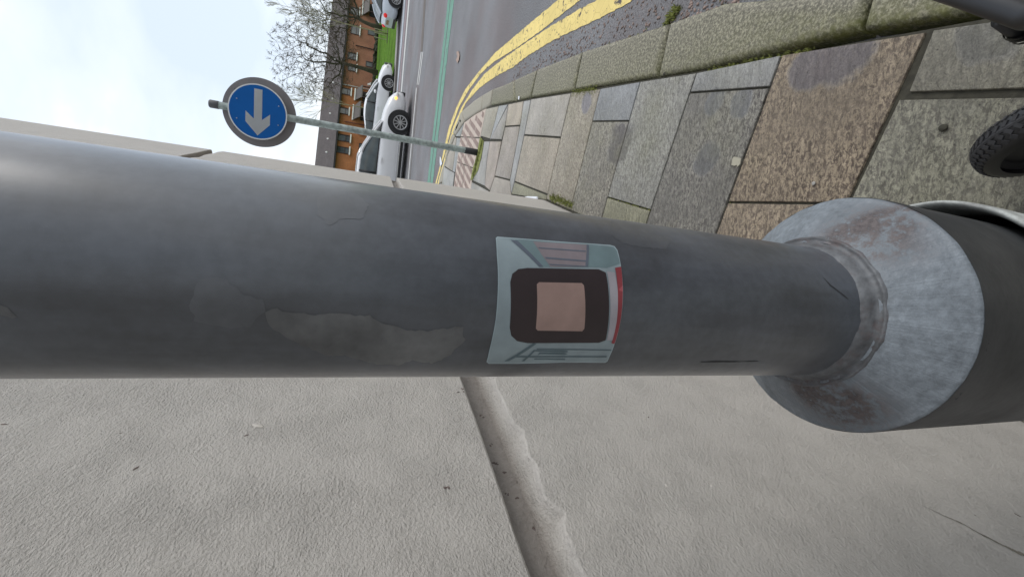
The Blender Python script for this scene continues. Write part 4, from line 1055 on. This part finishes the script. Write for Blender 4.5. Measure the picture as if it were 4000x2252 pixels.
def rel(b, x, y, D): return on(x, y, D)-b
f1 = rel(b1, 1335, 246, 52)
tree(b1, .24, [(0, 0, 0), rel(b1, 1420, 268, 52), rel(b1, 1375, 256, 52), f1], 5, 'large bare spreading tree with a mossy trunk in front of the brown brick house', M['barkd'], M['barkt'],
     rel(b1, 1232, 222, 52), (4.7, 3.2, 4.2), 1250, [(1.2, .3, 3.6), (3.2, 0, 2.2), (-2.9, .2, 1.3), (-1.0, -.5, 3.4), (2.6, .6, .2), (.3, -1.2, 2.6)])
b2 = vplace(1482, 108, 50); f2 = rel(b2, 1404, 76, 50)
tree(b2, .24, [(0, 0, 0), rel(b2, 1450, 98, 50), rel(b2, 1425, 88, 50), f2], 11, 'bare leaning tree that forks low at the right edge of the terrace', M['barkd'], M['barkt'],
     rel(b2, 1290, -15, 50), (4.6, 3.0, 3.4), 1250, [(1.4, .3, 2.8), (3.2, 0, 1.4), (-1.8, .2, 2.2), (-.4, -.5, 3.0), (2.6, .6, 2.4)])
def sapling(base, hgt, r, seed, label, nb, bl=1.5):
    t = empty('sapling', base); tag(t, label, 'tree', None); rng = random.Random(seed)
    tp = []; 
    for i in range(9):
        f = i/8; tp.append(Vector((math.sin(f*5+seed)*.06, 0, hgt*f)))
    bm = bmesh.new(); tube(bm, tp, [max(.012, r*(1-.85*i/8)) for i in range(9)], 8); link('trunk', bm, M['barky'], t, smooth=True)
    segs = []
    for i in range(nb):
        f = rng.uniform(.3, .97); k = min(7, int(f*8)); q = tp[k].lerp(tp[k+1], f*8-k); a = rng.uniform(0, 6.28)
        grow(segs, q, Vector((math.cos(a)*.6, math.sin(a)*.6, 1)).normalized(), bl*(1.15-f)*rng.uniform(.7, 1.2)+.2, r*.35*(1.1-f), 3, 5, .5, .5, rng)
    bm = bmesh.new()
    for lv, pts, rads in segs: tube(bm, pts, [max(x, .007) for x in rads], 3, False)
    link('crown', bm, M['barky'], t); return t
sb = at(1516, 134, RZ+.09); sapling(sb, 7.4, .05, 3, 'thin staked young tree standing on the lawn between three stakes', 26)
sapling(vplace(1490, 436, 36), 7.2, .045, 8, 'slender pale young tree behind the white saloon', 24)
for i, (x, y, lb) in enumerate(((1511, 124, 'right'), (1509, 139, 'middle'), (1509, 156, 'left'))):
    p = at(x, y, RZ+.09); bm = bmesh.new(); tube(bm, [(0, 0, -.1), (0, 0, .95)], .032, 8)
    o = link('wooden_stake', bm, M['stake'], smooth=True, auto=40); o.location = p; tag(o, lb+' wooden stake of the three round the young tree on the lawn', 'stake', 'stakes round the young tree')
bm = bmesh.new(); p0 = at(1514, 122, RZ+.1); p1 = at(1512, 162, RZ+.1)
for k in range(26):
    q = p0.lerp(p1, random.random()); mt = Matrix.Translation((q.x+random.gauss(0, .1), q.y+random.gauss(0, .15), RZ+.1)) @ Matrix.Diagonal((random.uniform(.1, .25), random.uniform(.1, .25), .03, 1)); bmesh.ops.create_icosphere(bm, subdivisions=1, radius=1, matrix=mt)
tag(link('bare_soil', bm, M['soil']), kind='structure')

# ================================================================ CARS
def interp(l, x):
    if x <= l[0][0]: return l[0][1]
    for (a, b), (c, d) in zip(l, l[1:]):
        if x <= c: return b+(d-b)*(x-a)/(c-a)
    return l[-1][1]
def make_car(loc, rz, paint, label, top, roof, wid, wheels, wr=.33, cat='car', rails=False):
    """x forward from the front-wheel axle; top = bonnet/waist line, roof = greenhouse top"""
    c = empty('parked_car' if False else 'car', loc, rz); tag(c, label, cat)
    xs = sorted(set([round(top[0][0]+i*(top[-1][0]-top[0][0])/44, 3) for i in range(45)]))
    bm = bmesh.new(); rows = []
    for x in xs:
        T_ = interp(top, x); W_ = interp(wid, x)
        e0 = (x-xs[0])/.25; e1 = (xs[-1]-x)/.3; lift = 0.0
        B_ = .20 + max(0, .10*(1-min(1, e0))) + max(0, .10*(1-min(1, e1)))
        T_ = B_ + (T_-B_)
        h_ = T_-B_
        sec = [(0, B_), (W_*.86, B_), (W_*.965, B_+h_*.12), (W_*.985, B_+h_*.36), (W_, B_+h_*.55), (W_*.985, B_+h_*.74), (W_*.955, B_+h_*.88), (W_*.90, B_+h_*.965), (W_*.78, T_), (W_*.4, T_+.012), (0, T_+.018)]
        row = [bm.verts.new((x, -y, z)) for y, z in sec] + [bm.verts.new((x, y, z)) for y, z in reversed(sec[1:-1])]
        rows.append(row)
    for a, b in zip(rows, rows[1:]):
        for k in range(len(a)): bm.faces.new((a[k], a[(k+1) % len(a)], b[(k+1) % len(a)], b[k]))
    bm.faces.new(rows[0]); bm.faces.new(list(reversed(rows[-1])))
    body = link('body', bm, paint, c, smooth=True, auto=50)
    # greenhouse
    gx0, gx1 = roof[0][0], roof[-1][0]; bm = bmesh.new(); rows = []; n = 28
    gsec = []
    for i in range(n+1):
        x = gx0+(gx1-gx0)*i/n; T_ = interp(top, x)-.01; Rf = max(interp(roof, x), T_+.005); W_ = interp(wid, x); k = (Rf-T_)/.5
        wt = W_*.88; wr_ = W_*(.88-.20*min(1, k)); gsec.append((x, T_, Rf, wt, wr_))
        sec = [(wt, T_), (wt*.6+wr_*.4, T_+(Rf-T_)*.5), (wr_, Rf-.05*min(1, k)), (wr_*.86, Rf-.008), (0, Rf+.012)]
        rows.append([bm.verts.new((x, -y, z)) for y, z in sec] + [bm.verts.new((x, y, z)) for y, z in reversed(sec[:-1])])
    for a, b in zip(rows, rows[1:]):
        for k in range(len(a)-1): bm.faces.new((a[k], a[k+1], b[k+1], b[k]))
    link('window_glass', bm, M['carglass'], c, smooth=True)
    # roof skin and pillars, slightly proud of the glass
    bm = bmesh.new(); rx0 = [r for r in roof if True]; flatx = [g for g in gsec if g[2] > max(r[1] for r in roof)-.10]
    rws = []
    for (x, T_, Rf, wt, wr_) in flatx:
        sec = [(wr_*1.015, Rf-.075), (wr_*1.01, Rf-.045), (wr_*.87, Rf+.004), (0, Rf+.026)]
        rws.append([bm.verts.new((x, -y, z)) for y, z in sec] + [bm.verts.new((x, y, z)) for y, z in reversed(sec[:-1])])
    for a, b in zip(rws, rws[1:]):
        for k in range(len(a)-1): bm.faces.new((a[k], a[k+1], b[k+1], b[k]))
    for side in (-1, 1):
        def gp(x, f, pr=.012):
            T_ = interp(top, x)-.01; Rf = max(interp(roof, x), T_+.005); W_ = interp(wid, x); k = (Rf-T_)/.5; wt = W_*.88; wr_ = W_*(.88-.20*min(1, k))
            return Vector((x, side*(wt+(wr_-wt)*f+pr), T_+(Rf-.05*min(1, k)-T_)*f))
        # windscreen and rear pillars follow the roof line
        for seq in ([g for g in gsec if g[0] >= flatx[-1][0]], [g for g in gsec if g[0] <= flatx[0][0]]):
            tube(bm, [(g[0], side*(g[4]+.0), g[2]-.02) for g in seq], .045, 6)
    link('roof', bm, paint, c, smooth=True, auto=50)
    bm = bmesh.new()
    for side in (-1, 1):
        for px_ in ((gx0*.62+gx1*.38), (gx0*.32+gx1*.68)) if not rails else ((gx0*.5+gx1*.5),):
            tube(bm, [(px_, side*(interp(wid, px_)*.88+.004), interp(top, px_)), (px_, side*(interp(wid, px_)*.70), interp(roof, px_)-.06)], .035, 6)
        tube(bm, [(x, side*(interp(wid, x)*.895), interp(top, x)+.005) for x in [gx0+(gx1-gx0)*i/10 for i in range(11)]], .016, 6)
    link('window_trim', bm, M['trim'], c, smooth=True)
    for side in (-1, 1):
        for wx in wheels:
            W_ = interp(wid, wx); bm = bmesh.new(); n = 32
            # dark wheel arch
            r0 = wr+.055; ring = [bm.verts.new((wx+r0*math.cos(a), side*(W_+.004), wr+r0*math.sin(a))) for a in [R(-38)+R(256)*i/n for i in range(n+1)]]
            bm.faces.new(ring if side < 0 else list(reversed(ring))); link('wheel_arch', bm, M['trim'], c)
            bm = bmesh.new(); yo = side*(W_-.09)
            prof = [(wr*.60, -.10), (wr*.9, -.105), (wr*.985, -.075), (wr, -.03), (wr, .03), (wr*.985, .075), (wr*.9, .105), (wr*.64, .11)]
            lathe(bm, prof, 36, axis='Y'); ty = link('wheel', bm, M['tyre'], c, smooth=True, auto=50); ty.location = (wx, yo, wr)
            bm = bmesh.new(); o = side*.102
            lathe(bm, [(wr*.58, o-.0*side), (wr*.67, o+.012*side), (wr*.66, o-.02*side)], 36, axis='Y')
            for k in range(10):
                a = 2*math.pi*k/10+.1; rot = Matrix.Rotation(-a, 3, 'Y')
                box(bm, rot @ Vector((wr*.34, o+.006*side, 0)), (wr*.60, .014, wr*.085), rot)
            mt = Matrix.Rotation(math.pi/2, 4, 'X'); mt.translation = (0, o+.008*side, 0); bmesh.ops.create_cone(bm, cap_ends=True, segments=20, radius1=wr*.12, radius2=wr*.12, depth=.03, matrix=mt)
            link('rim', bm, M['rim'], ty, smooth=True, auto=30)
            bm = bmesh.new(); mt = Matrix.Rotation(math.pi/2, 4, 'X'); mt.translation = (0, o-.012*side, 0); bmesh.ops.create_cone(bm, cap_ends=True, segments=30, radius1=wr*.6, radius2=wr*.6, depth=.01, matrix=mt); link('hub', bm, M['trim'], ty)
    # sill, lamps, mirrors, handles
    x0, x1 = xs[0], xs[-1]
    bm = bmesh.new()
    for side in (-1, 1):
        a, b = wheels[0]-wr-.1, wheels[1]+wr+.1
        box(bm, ((a+b)/2, side*(interp(wid, 0)*.985), .225), (abs(a-b), .03, .10)); link('sill_trim', bm, M['trim'], c); bm = bmesh.new()
    box(bm, (x1-.03, 0, .30), (.12, interp(wid, x1)*1.75, .14)); link('bumper', bm, M['trim'], c); bm = bmesh.new()
    box(bm, (x0+.03, 0, .30), (.12, interp(wid, x0)*1.75, .14)); link('bumper', bm, M['trim'], c)
    for side in (-1, 1):
        bm = bmesh.new(); zt = interp(top, x1-.12)
        mt = Matrix.Translation((x1-.17, side*interp(wid, x1-.14)*.86, zt-.13)) @ Matrix.Rotation(side*.5, 4, 'Z') @ Matrix.Diagonal((.19, .09, .065, 1)); bmesh.ops.create_icosphere(bm, subdivisions=3, radius=1, matrix=mt); link('headlight', bm, M['lampw'], c, smooth=True)
        bm = bmesh.new(); zt = interp(top, x0+.1)
        mt = Matrix.Translation((x0+.08, side*interp(wid, x0+.05)*.90, zt-.16)) @ Matrix.Rotation(-side*.5, 4, 'Z') @ Matrix.Diagonal((.13, .12, .10, 1)); bmesh.ops.create_icosphere(bm, subdivisions=3, radius=1, matrix=mt); link('tail_light', bm, M['lampred'], c, smooth=True)
        bm = bmesh.new(); mx_ = gx1-.42; mt = Matrix.Translation((mx_, side*(interp(wid, mx_)+.06), interp(top, mx_)+.07)) @ Matrix.Diagonal((.09, .11, .065, 1)); bmesh.ops.create_icosphere(bm, subdivisions=2, radius=1, matrix=mt); link('mirror', bm, paint, c, smooth=True)
        for hx in (gx1-1.25, gx1-2.2):
            if hx > gx0:
                bm = bmesh.new(); box(bm, (hx, side*(interp(wid, hx)+.012), interp(top, hx)-.13), (.20, .03, .035)); bmesh.ops.bevel(bm, geom=bm.edges[:], offset=.01, segments=2); link('door_handle', bm, paint, c)
    bm = bmesh.new(); box(bm, (x1-.01, 0, .50), (.05, .9, .16)); link('grille', bm, M['trim'], c)
    bm = bmesh.new(); box(bm, (x0+.0, 0, .62), (.04, .52, .12)); link('number_plate', bm, simple('plate', (.25, .17, .08), .6), c)
    return c
# silver estate passing close, seen broadside
rd = R(-19)
p1 = at(1565.6, 445, RZ+.34); 
car1 = make_car((p1.x + .0, p1.y+.83, RZ), rd, M['car1'], 'silver estate car passing on the near lane with bright roof rails',
    [(-3.55, .62), (-3.45, .86), (-3.2, .98), (-2.4, .97), (-1.2, .95), (-.35, .93), (.3, .84), (.72, .70), (.92, .52)],
    [(-3.42, 1.0), (-3.15, 1.38), (-2.6, 1.52), (-1.9, 1.56), (-1.3, 1.53), (-.95, 1.43), (-.35, 1.10), (-.05, .90)],
    [(-3.55, .62), (-3.3, .80), (-2.5, .88), (0, .88), (.5, .82), (.8, .68), (.92, .52)], (0.0, -2.62), .34, rails=True)
bm = bmesh.new()
for side in (-1, 1):
    tube(bm, [(-3.0, side*.60, 1.46), (-2.6, side*.60, 1.56), (-1.9, side*.60, 1.60), (-1.3, side*.60, 1.575), (-1.05, side*.60, 1.47)], .022, 8); link('roof_rail', bm, M['chrome'], car1, smooth=True); bm = bmesh.new()
bm.free()
bm = bmesh.new()
for side in (-1, 1): box(bm, (-1.35, side*.885, .285), (1.8, .03, .035)); link('bright_strip', bm, M['chrome'], car1); bm = bmesh.new()
bm.free()
bm = bmesh.new(); mt = Matrix.Translation((.70, -.70, .53)) @ Matrix.Diagonal((.07, .05, .05, 1)); bmesh.ops.create_icosphere(bm, subdivisions=2, radius=1, matrix=mt); link('indicator', bm, M['indic'], car1, smooth=True)
# white saloon further on
p2 = at(1549, 324, RZ)
car2 = make_car((p2.x*1.03+.3, p2.y*1.03+.7, RZ), R(-29), M['car2'], 'white saloon car waiting beyond the silver estate beside the lawn',
    [(-3.6, .70), (-3.5, .92), (-3.0, .98), (-2.0, .93), (-.6, .90), (.2, .80), (.65, .66), (.82, .48)],
    [(-3.25, 1.0), (-2.6, 1.28), (-1.9, 1.41), (-1.4, 1.42), (-1.0, 1.36), (-.3, 1.02), (-.1, .88)],
    [(-3.6, .62), (-3.3, .80), (-2.5, .87), (0, .87), (.45, .82), (.7, .70), (.82, .56)], (0.0, -2.65), .33)
# pale hatchback leaving the picture, its rear towards us
p3 = at(1574, 4, RZ)
car3 = make_car((p3.x + 2.55, p3.y+.35, RZ), R(-9), M['car3'], 'pale silver hatchback at the top edge of the picture with its red tail light lit',
    [(-3.35, .72), (-3.25, .92), (-2.9, .98), (-2.0, .94), (-.5, .92), (.3, .84), (.7, .64)],
    [(-3.25, 1.0), (-2.85, 1.26), (-2.3, 1.44), (-1.5, 1.48), (-.9, 1.38), (-.1, .93)],
    [(-3.35, .66), (-3.15, .80), (-2.5, .86), (0, .86), (.45, .78), (.7, .6)], (0.0, -2.55), .33)

# ================================================================ PUSHCHAIR just inside the right edge
pc = empty('pushchair', (.45, .40, 0)); tag(pc, 'black pushchair with ribbed grey tyres, only its front wheels and a tube in view', 'pushchair')
wd_ = Vector((-.34, .94, 0)).normalized()
def pram_wheel(cx, cy, r=.15, hw=.031):
    ang = math.atan2(wd_.y, wd_.x)
    bm = bmesh.new(); prof = []
    for i in range(13):
        a = math.pi*i/12; prof.append((r-.034+.034*math.sin(a)**.7, -hw*math.cos(a)))
    lathe(bm, prof, 64, axis='Y')
    t_ = link('tyre', bm, M['plastic'], pc, smooth=True); t_.location = Vector((cx, cy, r))-Vector(pc.location); t_.rotation_euler = (0, 0, ang)
    bm = bmesh.new()                              # herringbone tread
    for k in range(56):
        a = 2*math.pi*k/56
        for sd_ in (-1, 1):
            for (y0, rr, ww) in ((.009, r-.0002, .013), (.021, r-.0058, .011)):
                rot = Matrix.Rotation(-a, 3, 'Y') @ Matrix.Rotation(sd_*-.55, 3, 'X')
                rot2 = Matrix.Rotation(-a, 3, 'Y')
                cpt = rot2 @ Vector((rr, sd_*y0, 0)); box(bm, cpt, (.0022, ww, .0075), rot2 @ Matrix.Rotation(sd_*(.25 if y0 < .015 else .75), 3, 'Z') @ Matrix.Rotation(sd_*.6, 3, 'X'))
    lathe(bm, [(r+.0012, -.004), (r+.0025, 0), (r+.0012, .004)], 64, axis='Y')
    link('tread', bm, M['wheelrub'], t_)
    bm = bmesh.new(); lathe(bm, [(.02, -.02), (.105, -.012), (.118, -.02), (.118, .02), (.105, .012), (.02, .02)], 32, axis='Y'); link('rim', bm, M['plastic'], t_, smooth=True, auto=30)
    return t_
pram_wheel(.392, .412); pram_wheel(.575, .335)
o = Vector(pc.location)
bm = bmesh.new(); tube(bm, [Vector((.80, .66, .30))-o, Vector((.66, .52, .31))-o, Vector((.56, .425, .33))-o, Vector((.50, .30, .40))-o, Vector((.45, -.05, .62))-o], .024, 14); link('frame_tube', bm, M['plastic'], pc, smooth=True)
bm = bmesh.new(); tube(bm, [Vector((.585, .468, .31))-o, Vector((.575, .462, .25))-o, Vector((.57, .455, .22))-o], [.017, .02, .012], 14)
for q in range(3): lathe(bm, [(.021, .23+q*.014), (.0225, .235+q*.014), (.021, .24+q*.014)], 16, centre=Vector((.576, .463, 0))-o)
link('knob', bm, M['plastic'], pc, smooth=True)
bm = bmesh.new(); tube(bm, [Vector((.48, .30, .15))-o, Vector((.49, .30, .40))-o], .014, 10); tube(bm, [Vector((.35, .43, .15))-o+Vector((.03, -.02, 0)), Vector((.62, .32, .15))-o], .010, 10); link('fork', bm, M['plastic'], pc, smooth=True)

# ================================================================ LITTLE THINGS ON THE GROUND
def scrap(name, pts, z, mat, label, cat, th=.0015, curl=.0, group=None):
    P = [at2(*p, z) for p in pts]; P = P if area(P) > 0 else P[::-1]; bm = bmesh.new()
    vs = [bm.verts.new((x, y, z+curl*abs(math.sin(i*1.7)))) for i, (x, y) in enumerate(P)]
    f = bm.faces.new(vs); r = bmesh.ops.extrude_face_region(bm, geom=[f])
    for v in r['geom']:
        if isinstance(v, bmesh.types.BMVert): v.co.z += th
    bmesh.ops.recalc_face_normals(bm, faces=bm.faces); o = link(name, bm, mat); tag(o, label, cat, group); return o
scrap('dead_leaf', [(1785, 205), (1792, 200), (1797, 215), (1795, 235), (1788, 248), (1784, 235), (1787, 222)], RZ+.006, M['leaf'], 'pale curled leaf lying alone on the tarmac near the green strip', 'leaf', .004, .012)
scrap('paper_scrap', [(1720, 612), (1725, 618), (1728, 640), (1722, 650), (1718, 632)], RZ+.008, M['paper'], 'crumpled white paper scrap on the far yellow line', 'litter', .004, .01)
scrap('paper_scrap', [(2026, 376), (2030, 377), (2029, 390), (2025, 389)], .004, M['paper'], 'tiny white paper scrap on the pale kerb', 'litter', .002, .003)
scrap('plastic_strip', [(2050, 771), (2066, 767), (2102, 768), (2102, 777), (2075, 776)], .02, M['paper'], 'white plastic strip at the foot of the wall corner', 'litter', .012)
scrap('wood_splinter', [(2076, 776), (2082, 775), (2112, 791), (2110, 795)], .03, M['leaf'], 'thin pinkish wood splinter against the foot of the wall', 'litter', .006)
scrap('stone_flake', [(2862, 622), (2868, 612), (2896, 618), (2893, 640), (2882, 652), (2880, 644), (2870, 648), (2858, 645)], .002, simple('flake', (.36, .34, .27), .8), 'pale flake of stone on the edge of the dark slab', 'stone', .002, .001)
for (x, y, r, lb) in ((3684, 498, .009, 'dark pebble alone on the rough slab near the tyre'), (3178, 716, .006, 'small pale pebble on the brown slab by the column'), (2595, 288, .008, 'round dark pebble in the joint behind the kerb')):
    p = at(x, y, .003); bm = bmesh.new(); mt = Matrix.Diagonal((r*1.2, r, r*.6, 1)); bmesh.ops.create_icosphere(bm, subdivisions=3, radius=1, matrix=mt)
    for v in bm.verts: v.co += v.co.normalized()*noise.noise(v.co*150)*r*.3
    o = link('pebble', bm, M['mortar'] if 'dark' in lb else M['concrete'], smooth=True); o.location = p; tag(o, lb, 'pebble')
